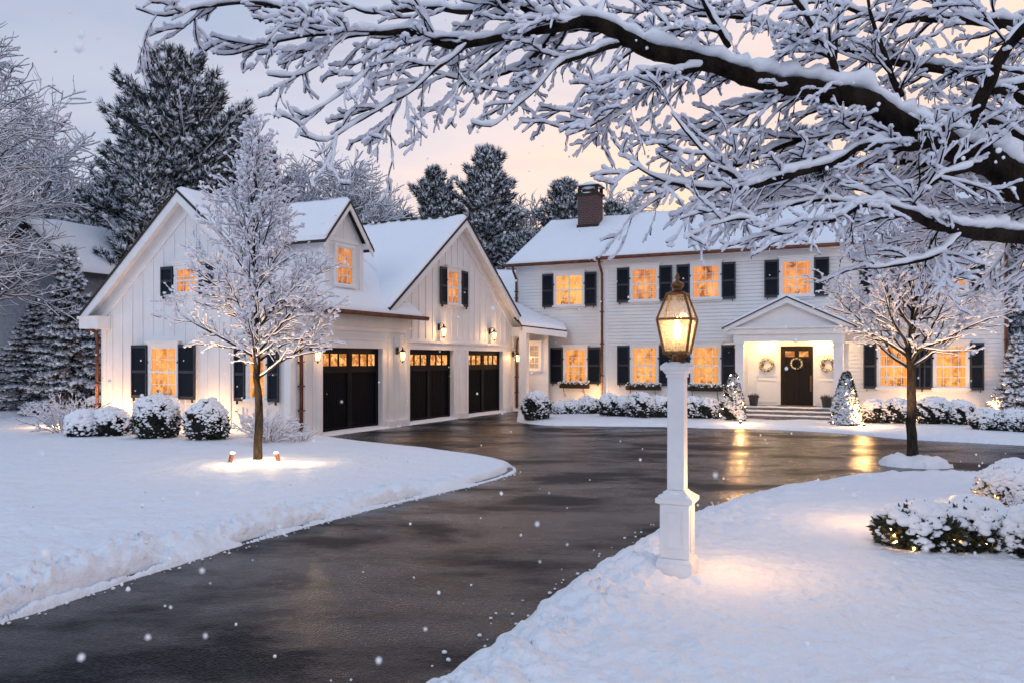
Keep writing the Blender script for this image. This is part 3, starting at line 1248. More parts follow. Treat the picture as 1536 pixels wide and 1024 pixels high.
b.box(-.02, 5.0, -.05, 0, 2.74, 2.86)                     # frieze below the eave
b.box(-.06, 4.9, -.10, 0, 2.86, 3.20)
b.box(-.02, 0.0, .1, GW - .1, .0, .22)
b.build('trim', 'trim', gar)
# small eave returns
b = MB()
b.box(-.42, .25, GW - .35, GW + .42, 2.82, 3.08)
b.box(-.46, .22, GW - .35, GW + .46, 3.08, 3.16)
b.build('eave_return', 'trim', gar)
b = MB()
b.box(-.42, .25, -.42, .30, 2.82, 3.08)
b.box(-.46, .22, -.46, .35, 3.08, 3.15)
b.build('eave_return', 'trim', gar)
b = MB()
b.box(GL - .3, GL + .4, -.40, .12, 2.86, 3.12)
b.box(GL - .3, GL + .44, -.44, .12, 3.12, 3.2)
b.build('eave_return', 'trim', gar)
# rake boards (bargeboards) on the left gable
b = MB()


def rake(bm, x0, x1, pts, wd):
    """board band below the roof line pts [(y,z)..] width wd"""
    n = len(pts)
    for (ya, za), (yb, zb) in zip(pts[:-1], pts[1:]):
        vs = [(x, y, z) for x in (x0, x1) for y, z in ((ya, za), (yb, zb), (yb, zb - wd), (ya, za - wd))]
        bm.add(vs, [(0, 3, 2, 1), (4, 5, 6, 7), (0, 1, 5, 4), (1, 2, 6, 5), (2, 3, 7, 6), (3, 0, 4, 7)])


e0 = ez - .09
rl = [(-.45, e0), (rn, rz - .09), (GW + .45, e0 + .0)]
psb = (rz - ez) / (GW + .45 - rn)
rake(b, -.38, -.34, rl, .26)
rake(b, -.34, -.0, [(y, z - .02) for y, z in rl], .05)
rake(b, -.05, -.0, [(y, z - .07) for y, z in rl], .45)
b.build('bargeboard', 'trim', gar)
b = MB()


def rakex(bm, y0, y1, pts, wd):
    for (xa, za), (xb, zb) in zip(pts[:-1], pts[1:]):
        vs = [(x, y, z) for y in (y0, y1) for x, z in ((xa, za), (xb, zb), (xb, zb - wd), (xa, za - wd))]
        bm.add(vs, [(0, 1, 2, 3), (7, 6, 5, 4), (0, 4, 5, 1), (1, 5, 6, 2), (2, 6, 7, 3), (3, 7, 4, 0)])


cl_ = cgx - 4.5
cr_ = cgx + 4.72
rc = [(cl_, cgh - .09 - cgs * 4.5), (cgx, cgh - .09), (cr_, cgh - .09 - cgs * 4.72)]
rakex(b, -.38, -.33, rc, .24)
rakex(b, -.33, 0, [(x, z - .02) for x, z in rc], .05)
rakex(b, -.05, 0, [(x, z - .07) for x, z in rc], .34)
b.build('bargeboard', 'trim', gar)
# roofs
rb = MB()
rb.slab((-.42, -.47, ez - .03), (5.45, -.47, ez - .03), (5.45, rn, rz - .03), (-.42, rn, rz - .03), .06)
rb.slab((5.45, .1, ez - .03 + .57 * ps), (cgx, .1, ez - .03 + .57 * ps), (cgx, rn, rz - .03), (5.45, rn, rz - .03), .06)
rb.slab((cgx, rn, rz - .03), (-.42, rn, rz - .03), (-.42, GW + .45, ez - .03), (cgx, GW + .45, ez - .03), .06)
rb.slab((cl_, -.42, cgh - .03 - cgs * 4.5), (cgx, -.42, cgh - .03), (cgx, 7.2, cgh - .03), (cl_, 7.2, cgh - .03 - cgs * 4.5), .06)
rb.slab((cgx, -.42, cgh - .03), (cr_, -.42, cgh - .03 - cgs * 4.72), (cr_, 7.2, cgh - .03 - cgs * 4.72), (cgx, 7.2, cgh - .03), .06)
roof = rb.build('roof', 'shingle', gar)
TH = .10
snow_quad('roof_snow', (-.38, -.45, ez - .03), (5.42, -.45, ez - .03), (5.42, rn, rz - .03), (-.38, rn, rz - .03), TH, roof, seed=1)
snow_quad('roof_snow', (cgx, .15, ez + .6 * ps), (cgx, rn, rz - .03), (5.3, rn, rz - .03), (5.3, .15, ez + .6 * ps), TH, roof, seed=2)
snow_quad('roof_snow', (cgx, GW + .42, ez), (-.38, GW + .42, ez), (-.38, rn, rz - .03), (cgx, rn, rz - .03), TH, roof, seed=3, step=.3)
snow_quad('roof_snow', (cl_ + .03, 7.1, cgh - cgs * 4.47 - .03), (cl_ + .03, -.38, cgh - cgs * 4.47 - .03), (cgx, -.38, cgh - .03), (cgx, 7.1, cgh - .03), TH, roof, seed=4)
snow_quad('roof_snow', (cr_ - .03, -.38, cgh - cgs * 4.69 - .03), (cr_ - .03, 7.1, cgh - cgs * 4.69 - .03), (cgx, 7.1, cgh - .03), (cgx, -.38, cgh - .03), TH, roof, seed=5)
# ridge vent dashes
b = MB()
for i in range(9):
    b.box(cgx - .09, cgx + .05, .3 + i * .42, .55 + i * .42, cgh + .055, cgh + .10)
b.build('ridge_cap', 'shingle', roof)
gutter(gar, (5.5, -.50, ez - .05), (-.42, -.50, ez - .05))
gutter(gar, (-.42, GW + .5, ez - .05), (2, GW + .5, ez - .05))
spout(gar, [(-.35, GW + .5, ez - .1), (-.3, GW + .45, 2.95), (-.10, GW + .12, 2.72), (-.10, GW + .10, 2.5), (-.10, GW + .10, .1)])
spout(gar, [(.3, -.46, ez - .1), (.3, -.42, 3.1), (.3, -.10, 2.7), (.3, -.09, 2.5), (.3, -.09, .12), ])
spout(gar, [(GL + .35, -.46, 3.2), (GL + .30, -.40, 2.95), (GL + .02, -.12, 2.72), (GL + .02, -.1, 2.5), (GL + .02, -.1, .12)])
# dormer
dx0, dx1, dy = 1.66, 3.30, .30
dm, dz, dp = (dx0 + dx1) / 2, 5.22, 6.28
b = MB()
b.prism([(dx0, 3.75), (dx1, 3.75), (dx1, dz), (dm, dp - .08), (dx0, dz)], dy, dy + .12)
b.box(dx0, dx0 + .1, dy + .12, rn, 3.75, dz)
b.box(dx1 - .1, dx1, dy + .12, rn, 3.75, dz)
dor = b.build('dormer', 'white', gar)
b = MB()
for x in (dx0, dx1 - .13):
    b.box(x - .02, x + .15, dy - .03, dy, 3.8, dz)
for x in (dx0 - .02, dx1):
    b.box(x, x + .02, dy, dy + .16, 3.8, dz)
b.box(dx0 - .02, dx1 + .02, dy - .04, dy, 3.74, 3.9)
b.box(dx0 + .16, dx1 - .16, dy - .03, dy, dz - .08, dz + .03)
for x in (dm - .42, dm, dm + .42):
    b.box(x - .02, x + .02, dy - .018, dy, dz + .03, dp - .32 - abs(x - dm) * 1.18)
for s in (-1, 1):
    b.box(min(dm + s * .82, dm + s * 1.04), max(dm + s * .82, dm + s * 1.04), dy - .22, dy + .3, dz - .14, dz - .0)
    b.box(min(dm + s * .80, dm + s * 1.02), max(dm + s * .80, dm + s * 1.02), dy + .3, 2.3, dz - .12, dz - .0)
    xs = (dm, dm + s * 1.06)
    dsl = (dp - dz) / 1.0
    rakex(b, dy - .22, dy - .18, [(xs[0], dp - .06), (xs[1], dp - .06 - 1.06 * 1.12)] if s > 0 else [(xs[1], dp - .06 - 1.06 * 1.12), (xs[0], dp - .06)], .17)
b.build('dormer_trim', 'trim', dor)
b = MB()
dl = dp - 1.08 * 1.12
b.slab((dm - 1.08, dy - .24, dl), (dm, dy - .24, dp), (dm, 3.6, dp), (dm - 1.08, 3.6, dl), .06)
b.slab((dm, dy - .24, dp), (dm + 1.08, dy - .24, dl), (dm + 1.08, 3.6, dl), (dm, 3.6, dp), .06)
b.build('dormer_roof', 'shingle', dor)
snow_quad('dormer_snow', (dm - 1.06, 3.55, dl + .02), (dm - 1.06, dy - .20, dl + .02), (dm, dy - .20, dp), (dm, 3.55, dp), .1, dor, seed=7, step=.09)
snow_quad('dormer_snow', (dm + 1.06, dy - .20, dl + .02), (dm + 1.06, 3.55, dl + .02), (dm, 3.55, dp), (dm, dy - .20, dp), .1, dor, seed=8, step=.09)
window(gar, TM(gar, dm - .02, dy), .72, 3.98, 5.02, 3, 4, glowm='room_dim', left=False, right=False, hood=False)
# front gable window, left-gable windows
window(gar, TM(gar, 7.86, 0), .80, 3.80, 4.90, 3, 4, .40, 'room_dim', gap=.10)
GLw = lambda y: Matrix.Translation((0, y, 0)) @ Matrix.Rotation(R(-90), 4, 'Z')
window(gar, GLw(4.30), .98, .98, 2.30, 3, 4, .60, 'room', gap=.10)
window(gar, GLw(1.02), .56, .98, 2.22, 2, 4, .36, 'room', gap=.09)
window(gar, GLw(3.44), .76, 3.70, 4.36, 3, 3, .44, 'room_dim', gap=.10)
# doors
for i, (a, c) in enumerate(doors):
    b = MB()
    y0 = .10
    w_ = c - a
    m_ = (a + c) / 2
    b.box(a, c, y0 + .03, y0 + .06, 0.02, 1.78)
    for x0, x1 in ((a, a + .13), (c - .13, c), (m_ - .10, m_ + .10)):
        b.box(x0, x1, y0 - .01, y0 + .06, .02, DT)
    for z0, z1 in ((.02, .16), (1.62, 1.80), (2.12, DT)):
        b.box(a, c, y0 - .008, y0 + .06, z0, z1)
    for p0, p1 in ((a + .13, m_ - .10), (m_ + .10, c - .13)):
        n = 13
        for k in range(1, n):                          # bead boards
            x = p0 + (p1 - p0) * k / n
            b.box(x - .007, x + .007, y0 + .018, y0 + .03, .16, 1.62)
        for k in (1, 2):
            x = p0 + (p1 - p0) * k / 3
            b.box(x - .02, x + .02, y0, y0 + .05, 1.80, 2.12)
    d = b.build('garage_door', 'dark', gar)
    b = MB()
    b.box(a + .13, m_ - .10, y0 + .035, y0 + .05, 1.80, 2.12)
    b.box(m_ + .10, c - .13, y0 + .035, y0 + .05, 1.80, 2.12)
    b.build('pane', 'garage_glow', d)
    b = MB()
    b.frust(m_, -.03, .004, .03, w_ / 2 + .05, w_ / 2, .10, .05)
    b.build('threshold_snow', 'snow', d)

# wall lanterns
lantern0 = None
lan_spec = [(.72, 0, 1.90, 'wall lantern left of the nearest garage door, beside the copper downspout'),
            (4.52, 0, 1.90, 'wall lantern on the white wall between the first and second garage doors'),
            (6.95, 0, 2.68, 'upper wall lantern above the middle garage door, below the gable window'),
            (10.5, 0, 2.66, 'upper wall lantern above the far garage door'),
            (12.38, 0, 1.86, 'wall lantern at the far right corner of the garage')]


def wall_lantern():
    t = thing('wall_lantern', (0, 0, 0), GA, 'x', 'wall lantern', 'lit wall lanterns on the garage')
    b = MB()
    b.lathe(0, -.012, [(.0, .34), (.055, .34), (.055, .38), (0, .38)], 8)
    b.box(-.045, .045, -.03, 0, .22, .44)
    arc = [(0, -.02, .30), (0, -.10, .27), (0, -.17, .33), (0, -.20, .42), (0, -.20, .36)]
    b.tube(arc, .012, 6)
    b.tube([(0, -.02, .40), (0, -.08, .46), (0, -.15, .45), (0, -.2, .40)], .010, 6)
    b.lathe(0, -.20, [(.012, .40), (.03, .37), (.04, .345), (.095, .31), (.10, .295), (.02, .295)], 8)
    b.lathe(0, -.20, [(.07, .035), (.05, .02), (.02, .0), (.008, -.035)], 8)
    for k in range(4):
        a = math.pi / 4 + k * math.pi / 2
        b.bar((.062 * math.cos(a), -.20 + .062 * math.sin(a), .03), (.088 * math.cos(a), -.20 + .088 * math.sin(a), .30), .010)
    b.build('frame', 'iron', t, False)
    b = MB()
    b.lathe(0, -.20, [(.050, .035), (.074, .29)], 8)
    b.build('glass', 'lampglass', t, True)
    return t


for i, (x, y, z, lab) in enumerate(lan_spec):
    if i == 0:
        lantern0 = wall_lantern()
        o = lantern0
    else:
        o = dup(lantern0)
    o.location = gw(x, -.05 if z < 2.5 else -.002, z)
    o['label'] = 'small lit iron ' + lab
    lamp('lantern_light', gw(x, -.33, z + .18), 24, .06)

# ================================================================ MAIN HOUSE (local: x along facade to the right, y into the house)
hou = thing('main_house', (9.49, 26.5, 0), HA, 'two-storey white clapboard house with dark shutters, lit windows, gabled porch and snowy roof', 'house')


def clap(bm, x0, x1, y, z0, z1, e=.125):
    n = int((z1 - z0) / e)
    e = (z1 - z0) / n
    for i in range(n):
        za, zb = z0 + i * e, z0 + (i + 1) * e
        bm.add([(x0, y - .032, za), (x1, y - .032, za), (x1, y, zb), (x0, y, zb), (x0, y + .02, za), (x1, y + .02, za)], [(0, 1, 2, 3), (4, 5, 1, 0)])


HX0, HXS, HX1 = -10.6, -6.75, 5.95
b = MB()
clap(b, HXS, HX1, 0, .1, 5.35)
clap(b, HX0, HXS, .6, .1, 5.35)
b.box(HXS, HX1, .02, 8.9, 0, 5.5)
b.box(HX0, HXS, .62, 8.9, 0, 5.5)
vs = [(x, y, z) for x in (HX0, HX0 + .2) for y, z in ((.62, 5.5), (8.9, 5.5), (4.7, 7.8))]
b.add(vs, [(0, 2, 1), (3, 4, 5), (0, 1, 4, 3), (1, 2, 5, 4), (2, 0, 3, 5)])
b.build('wall', 'white', hou)
b = MB()
b.box(HXS - .02, HXS + .14, -.03, 0.02, .1, 5.35)
b.box(HXS - .021, HXS, .0, .6, .1, 5.35)
b.box(HX1 - .14, HX1 + .02, -.03, 0.02, .1, 5.35)
b.box(HX0 - .02, HX0 + .14, .57, .62, .1, 5.35)
b.box(HXS - .05, HX1 + .05, -.05, .02, 5.32, 5.62)
b.box(HXS - .3, HX1 + .3, -.32, .02, 5.60, 5.66)
b.box(HXS - .3, HX1 + .3, -.34, -.30, 5.60, 5.74)
b.box(HX0 - .05, HXS - .02, .55, .62, 5.32, 5.62)
b.box(HX0 - .3, HXS - .02, .28, .62, 5.60, 5.66)
b.box(HXS - .02, HX1 + .02, -.02, .02, 0, .3)
rake(b, HX0 - .32, HX0 - .28, [(.15, 5.68), (4.5, 7.95), (9.2, 5.6)], .22)
b.build('trim', 'trim', hou)
b = MB()
hr = 8.0
b.slab((HXS - .12, -.42, 5.70), (HX1 + .35, -.42, 5.70), (HX1 + .35, 4.5, hr), (HXS - .12, 4.5, hr), .07)
b.slab((HX0 - .35, .18, 5.70), (HXS - .1, .18, 5.70), (HXS - .1, 4.5, hr - .003), (HX0 - .35, 4.5, hr - .003), .07)
b.slab((HX1 + .35, 4.5, hr), (HX0 - .35, 4.5, hr), (HX0 - .35, 9.3, 5.6), (HX1 + .35, 9.3, 5.6), .07)
roof = b.build('roof', 'shingle', hou)
snow_quad('roof_snow', (HXS - .1, -.40, 5.70), (HX1 + .33, -.40, 5.70), (HX1 + .33, 4.52, hr), (HXS - .1, 4.52, hr), .11, roof, seed=11, step=.14)
snow_quad('roof_snow', (HX0 - .33, .20, 5.70), (HXS - .02, .20, 5.70), (HXS - .02, 4.52, hr), (HX0 - .33, 4.52, hr), .11, roof, seed=12, step=.14)
snow_quad('roof_snow', (HX1 + .33, 9.3, 5.6), (HX0 - .33, 9.3, 5.6), (HX0 - .33, 4.5, hr), (HX1 + .33, 4.5, hr), .11, roof, seed=13, step=.4)
# chimney
b = MB()
cx_, cy_ = -8.68, 3.75
b.box(cx_ - .43, cx_ + .43, cy_ - .35, cy_ + .35, 7.2, 8.86)
ch = b.build('chimney', 'brick', roof)
b = MB()
b.box(cx_ - .5, cx_ + .5, cy_ - .42, cy_ + .42, 8.86, 8.95)
b.box(cx_ - .47, cx_ + .47, cy_ - .39, cy_ + .39, 7.2, 7.62)
for sx_ in (-1, 1):
    for sy_ in (-1, 1):
        b.box(cx_ + sx_ * .38 - .06, cx_ + sx_ * .38 + .06, cy_ + sy_ * .3 - .06, cy_ + sy_ * .3 + .06, 8.95, 9.2)
b.box(cx_ - .22, cx_ + .22, cy_ - .2, cy_ + .2, 8.95, 9.18)
b.box(cx_ - .5, cx_ + .5, cy_ - .42, cy_ + .42, 9.2, 9.26)
b.build('chimney_cap', 'iron', ch)
V, T = lumps(np.array([[cx_, cy_, 9.27], [cx_ - .2, cy_, 9.29], [cx_ + .2, cy_ + .05, 9.27], [cx_ + .02, cy_, 8.94]]), np.array([[.42, .4, .2], [.3, .36, .12], [.3, .34, .12], [.5, .42, .05]]), np.random.default_rng(3), 2, .05)
np_mesh('chimney_snow', V, None, T, 'snow', ch)
gutter(hou, (HX1 + .38, -.46, 5.66), (HXS - .16, -.46, 5.66))
gutter(hou, (HXS - .1, .14, 5.66), (HX0 - .35, .14, 5.66))
for xx, yy in ((HXS - .06, .0), (HX1 - .02, .0), (HX0 + .0, .6)):
    spout(hou, [(xx, yy - .42, 5.6), (xx, yy - .38, 5.45), (xx, yy - .10, 5.15), (xx, yy - .09, 4.9), (xx, yy - .09, .2 if yy == 0 else 3.9)])
# windows
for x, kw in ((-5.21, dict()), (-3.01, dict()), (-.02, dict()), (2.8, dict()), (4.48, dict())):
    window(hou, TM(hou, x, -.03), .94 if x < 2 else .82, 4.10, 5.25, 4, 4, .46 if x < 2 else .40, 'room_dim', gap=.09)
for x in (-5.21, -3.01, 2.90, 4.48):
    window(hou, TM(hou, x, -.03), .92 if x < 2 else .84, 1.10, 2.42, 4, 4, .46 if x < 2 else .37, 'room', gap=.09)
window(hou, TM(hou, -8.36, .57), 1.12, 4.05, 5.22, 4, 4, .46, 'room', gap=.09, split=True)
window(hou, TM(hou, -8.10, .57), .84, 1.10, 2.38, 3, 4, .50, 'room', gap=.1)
# porch
b = MB()
pc = -.16
for s in (-1, 1):
    x = pc + s * 1.50
    c = MB()
    c.box(x - .13, x + .13, -1.30, -1.04, .42, 2.50)
    c.box(x - .16, x + .16, -1.33, -1.01, .42, .56)
    c.box(x - .15, x + .15, -1.32, -1.02, 2.36, 2.40)
    c.box(x - .17, x + .17, -1.34, -1.00, 2.47, 2.55)
    c.build('column', 'trim', hou, bevel=.006)
    c = MB()
    c.box(x - .10, x + .10, -.12, .0, .42, 2.5)
    c.build('pilaster', 'trim', hou)
b.box(pc - 1.68, pc + 1.68, -1.34, -1.0, 2.55, 2.78)
for s in (-1, 1):
    x = pc + s * 1.50
    b.box(x - .15, x + .15, -1.0, .0, 2.55, 2.78)
b.box(pc - 1.82, pc + 1.82, -1.42, 0, 2.78, 2.96)
b.box(pc - 1.92, pc + 1.92, -1.50, 0, 2.96, 3.02)
b.prism([(pc - 1.66, 3.02), (pc + 1.66, 3.02), (pc, 3.80)], -1.30, -1.2)
rakex(b, -1.52, -1.30, [(pc - 1.96, 2.99 + .03), (pc, 3.93)], .17)
rakex(b, -1.52, -1.30, [(pc, 3.93), (pc + 1.96, 2.99 + .03)], .17)
b.prism([(pc - 1.05, 3.06), (pc + 1.05, 3.06), (pc, 3.56)], -1.315, -1.30)
b.box(pc - 1.35, pc + 1.35, -1.0, -.0, 2.70, 2.74)
por = b.build('portico', 'trim', hou)
b = MB()
b.slab((pc - 2.02, -1.56, 3.0), (pc, -1.56, 3.97), (pc, 0, 3.97), (pc - 2.02, 0, 3.0), .035)
b.slab((pc, -1.56, 3.97), (pc + 2.02, -1.56, 3.0), (pc + 2.02, 0, 3.0), (pc, 0, 3.97), .035)
b.build('portico_roof', 'shingle', por)
snow_quad('portico_snow', (pc - 2.0, 0, 3.01), (pc - 2.0, -1.53, 3.01), (pc, -1.53, 3.97), (pc, 0, 3.97), .09, por, 'snow', seed=21, step=.07)
snow_quad('portico_snow', (pc + 2.0, -1.53, 3.01), (pc + 2.0, 0, 3.01), (pc, 0, 3.97), (pc, -1.53, 3.97), .09, por, 'snow', seed=22, step=.07)
# door wall, side panels
b = MB()
b.box(pc - 1.42, -.58, -.035, -.017, .42, 2.72)
b.box(.55, pc + 1.42, -.035, -.017, .42, 2.72)
b.box(-.58, .55, -.035, -.017, 2.42, 2.72)
for cxx in (-.99, .95):
    for z0, z1 in ((1.42, 2.12), (.55, 1.30)):
        for a in ((cxx - .33, cxx + .33, z0, z0 + .03), (cxx - .33, cxx + .33, z1 - .03, z1), (cxx - .33, cxx - .30, z0 + .03, z1 - .03), (cxx + .30, cxx + .33, z0 + .03, z1 - .03)):
            b.box(a[0], a[1], -.055, -.035, a[2], a[3])
b.box(-.60, -.52, -.06, -.035, .42, 2.46)
b.box(.50, .58, -.06, -.035, .42, 2.46)
b.build('entry_panelling', 'trim', hou)
b = MB()
b.box(-.52, .50, -.045, -.018, .42, 2.42)
for a0, a1 in ((-.52, -.38), (.36, .50), (-.07, .05)):
    b.box(a0, a1, -.07, -.045, .42, 2.40)
for z0, z1 in ((.42, .60), (1.08, 1.24), (2.0, 2.06), (2.26, 2.40)):
    b.box(-.52, .50, -.069, -.045, z0, z1)
for a0, a1 in ((-.33, -.11), (.09, .31)):
    b.box(a0, a1, -.06, -.045, .66, 1.02)
    b.box(a0, a1, -.06, -.045, 1.30, 1.94)
fd = b.build('front_door', 'door', hou)
b = MB()
b.box(-.37, -.08, -.052, -.046, 2.07, 2.25)
b.box(.06, .35, -.052, -.046, 2.07, 2.25)
b.build('pane', 'garage_glow', fd)
b = MB()
b.tube([(.43, -.07, 1.40), (.43, -.12, 1.38), (.43, -.12, 1.0), (.43, -.07, .98)], .014, 6)
b.box(.405, .455, -.08, -.07, .93, 1.45)
b.build('door_handle', 'brass', fd)
# platform and steps
b = MB()
b.box(pc - 1.75, pc + 1.75, -1.45, -.02, 0, .44)
b.box(pc - 1.85, pc + 1.85, -1.82, -1.45, 0, .33)
b.box(pc - 1.85, pc + 1.85, -2.18, -1.82, 0, .22)
b.box(-.6, .6, -.30, -.02, .44, .46)
st = b.build('front_steps', 'stone', hou, bevel=.012)
for i, (x0, x1, y0, y1, z) in enumerate(((pc - 1.75, pc + 1.75, -1.47, -1.15, .44), (pc - 1.84, pc + 1.84, -1.81, -1.47, .33), (pc - 1.84, pc + 1.84, -2.16, -1.83, .22))):
    snow_quad('step_snow', (x0, y0, z), (x1, y0, z), (x1, y1, z), (x0, y1, z), .035, st, 'snow', seed=30 + i, step=.05, amp=.008)
for x in (-1.0, .75):
    lamp('porch_light', hw(x, -.62, 2.56), 62, .06, (1, .60, .22))
for x in (-1.0, .75):
    b = MB()
    b.lathe(x, -.62, [(.07, 2.66), (.07, 2.695)], 10)
    b.build('ceiling_lamp', 'lampglass', por)

# connector between garage and house
b = MB()
P = lambda px, Y, z: tuple(HR.inverted() @ Vector(((px - CX) / F * Y, Y, z)))
A1, B1, C1, D1 = P(783, 29.9, 3.26), P(850, 29.75, 3.06), P(850, 30.55, 3.2), P(752, 31.9, 4.42)
E1 = P(758, 30.9, 3.95)
con = MB()
con.add([A1, B1, C1, D1, E1] + [(p[0], p[1], p[2] - .06) for p in (A1, B1, C1, D1, E1)],
        [(0, 1, 2, 3, 4), (9, 8, 7, 6, 5)] + [(i, i + 5, (i + 1) % 5 + 5, (i + 1) % 5) for i in range(5)])
cn = con.build('side_entry_roof', 'shingle', hou)
snow_quad('side_entry_snow', tuple(A1), tuple(B1), tuple(C1), tuple(D1), .12, cn, 'snow', seed=41, step=.08)
a, b_ = np.array(A1), np.array(B1)
m = MB()
m.bar(tuple(a + [0, .03, -.16]), tuple(b_ + [0, .03, -.16]), .1, .22)
p0 = P(786, 30.05, 0)
m.box(p0[0] - .15, p0[0] + .15, p0[1] - .12, p0[1] + .12, 0, 3.05)
m.build('side_entry_post', 'trim', hou)
p0, p1 = P(786, 30.9, 0), P(822, 30.5, 0)
m = MB()
m.add([(p0[0], p0[1], 0), (p1[0], p1[1], 0), (p1[0], p1[1], 3.0), (p0[0], p0[1], 3.0)], [(0, 1, 2, 3)])
m.add([(p0[0], p0[1] + .1, 0), (p1[0], p1[1] + .1, 0), (p1[0], p1[1] + .1, 3.0), (p0[0], p0[1] + .1, 3.0)], [(3, 2, 1, 0)])
m.build('side_entry_wall', 'white', hou)
ang = math.atan2(p1[1] - p0[1], p1[0] - p0[0])
window(hou, Matrix.Translation(((p0[0] * .55 + p1[0] * .45), (p0[1] * .55 + p1[1] * .45), 0)) @ Matrix.Rotation(ang, 4, 'Z'), .42, 1.6, 2.55, 2, 4, glowm='dimglass', left=False, right=False)
# small snowy roof of the rear wing, seen between garage and house
b = MB()
pts_ = [P(738, 36, 4.3), P(790, 36, 4.2), P(790, 38.5, 6.2), P(725, 38.5, 6.2)]
b.slab(*pts_, .1)
rw = b.build('rear_wing_roof', 'shingle', hou)
snow_quad('rear_wing_snow', *pts_, .12, rw, 'snow', seed=43, step=.2)
b = MB()
q0, q1 = P(742, 36.2, 0), P(788, 36.2, 0)
b.box(min(q0[0], q1[0]), max(q0[0], q1[0]), q1[1] - .3, q0[1] + 1, 0, 4.1)
b.build('rear_wing_wall', 'white', hou)

# ================================================================ NEIGHBOUR
nb = thing('neighbour_house', (-18.7, 31.0, 0), GA, 'grey neighbouring house with snow-covered roof behind the trees at far left', 'house')
b = MB()
vs = [(x, y, z) for x in (0, 9) for y, z in ((-2.6, 0), (4, 0), (4, 4.6), (0, 7.2), (-2.6, 5.3))]
b.add(vs, [(4, 3, 2, 1, 0), (5, 6, 7, 8, 9)] + [(i, (i + 1) % 5, (i + 1) % 5 + 5, i + 5) for i in range(5)])
b.build('wall', 'greywall', nb)
b = MB()
b.slab((-.3, -2.9, 5.25), (9.3, -2.9, 5.25), (9.3, 0, 7.4), (-.3, 0, 7.4), .12)
b.slab((-.3, 0, 7.4), (9.3, 0, 7.4), (9.3, 4.3, 4.5), (-.3, 4.3, 4.5), .12)
nr_ = b.build('roof', 'shingle', nb)
snow_quad('roof_snow', (-.3, -2.9, 5.25), (9.3, -2.9, 5.25), (9.3, 0, 7.4), (-.3, 0, 7.4), .16, nr_, 'snowr', seed=51, step=.2)

# ================================================================ LAMP POST
pt = thing('lamp_post', (POST[0], POST[1], 0), R(-23), 'white panelled wooden post on the right lawn carrying the lit lantern', 'lamp post')
b = MB()
b.frust(0, 0, -.1, .20, .158, .158)
b.frust(0, 0, .20, .235, .158, .138)
b.frust(0, 0, .235, .70, .128, .128)
pd = b.build('base', 'post', pt, bevel=.006)
for k in range(4):
    b = MB(Matrix.Rotation(k * R(90), 4, 'Z'))
    x0, x1, z0, z1, t, y = -.088, .088, .30, .66, .018, -.128
    for a in ((x0, x1, z0, z0 + t), (x0, x1, z1 - t, z1), (x0, x0 + t, z0 + t, z1 - t), (x1 - t, x1, z0 + t, z1 - t)):
        b.box(a[0], a[1], y - .009, y, a[2], a[3])
    b.box(x0 + .035, x1 - .035, y - .005, y, z0 + .035, z1 - .035)
    b.build('panel', 'post', pd, bevel=.003)
b = MB()
b.frust(0, 0, .70, .715, .132, .158)
b.frust(0, 0, .715, .755, .162, .162)
b.frust(0, 0, .755, .80, .155, .098)
b.frust(0, 0, .80, .82, .095, .082)
b.build('plinth_moulding', 'post', pt, bevel=.004)
b = MB()
b.frust(0, 0, .82, 1.82, .076, .074)
b.build('shaft', 'post', pt, bevel=.008)
b = MB()
b.frust(0, 0, 1.80, 1.83, .084, .084)
b.frust(0, 0, 1.83, 1.865, .088, .112)
b.frust(0, 0, 1.865, 1.90, .125, .128)
b.frust(0, 0, 1.90, 1.925, .128, .10)
b.build('cap', 'post', pt, bevel=.004)
V, T = lumps(np.array([[-.02, .0, 1.925], [.05, .03, 1.922], [-.06, -.03, 1.92], [0, 0, .79], [-.11, -.1, .765], [.11, -.11, .765]]),
             np.array([[.1, .09, .014], [.06, .07, .012], [.06, .07, .012], [.12, .12, .02], [.04, .04, .018], [.04, .04, .018]]), np.random.default_rng(4), 2, .1)
np_mesh('post_snow', V, None, T, 'snow', pt)

ln = thing('post_lantern', (POST[0], POST[1], 1.92), R(-23), 'brass four-sided lantern with a glowing bulb standing on the white lamp post', 'lantern')
b = MB()
b.frust(0, 0, 0, .012, .075, .07)
for k in range(4):
    a = R(45 + 90 * k)
    c, s = math.cos(a), math.sin(a)
    b.tube([(c * .10, s * .10, .01), (c * .075, s * .075, .018), (c * .055, s * .055, .04), (c * .075, s * .075, .062), (c * .12, s * .12, .082)], .009, 6)
b.lathe(0, 0, [(.055, .012), (.04, .04), (.05, .075)], 12)
b.frust(0, 0, .078, .098, .105, .108)
b.build('base', 'brass', ln, bevel=.002)
z0, z1, z2 = .098, .385, .60
h0, h1, h2 = .098, .148, .078
b = MB()
cs = [(-1, -1), (1, -1), (1, 1), (-1, 1)]
for k in range(4):
    a, c = cs[k], cs[(k + 1) % 4]
    b.bar((a[0] * h0, a[1] * h0, z0), (a[0] * h1, a[1] * h1, z1), .018)
    b.bar((a[0] * h1, a[1] * h1, z1), (a[0] * h2, a[1] * h2, z2), .016)
    b.bar((a[0] * h1, a[1] * h1, z1), (c[0] * h1, c[1] * h1, z1), .020)
    b.bar((a[0] * h0, a[1] * h0, z0 + .006), (c[0] * h0, c[1] * h0, z0 + .006), .014)
b.frust(0, 0, z2 - .006, z2 + .012, .086, .088)
b.frust(0, 0, z2 + .012, z2 + .032, .088, .05)
b.build('frame', 'brass', ln, bevel=.002)
b = MB()
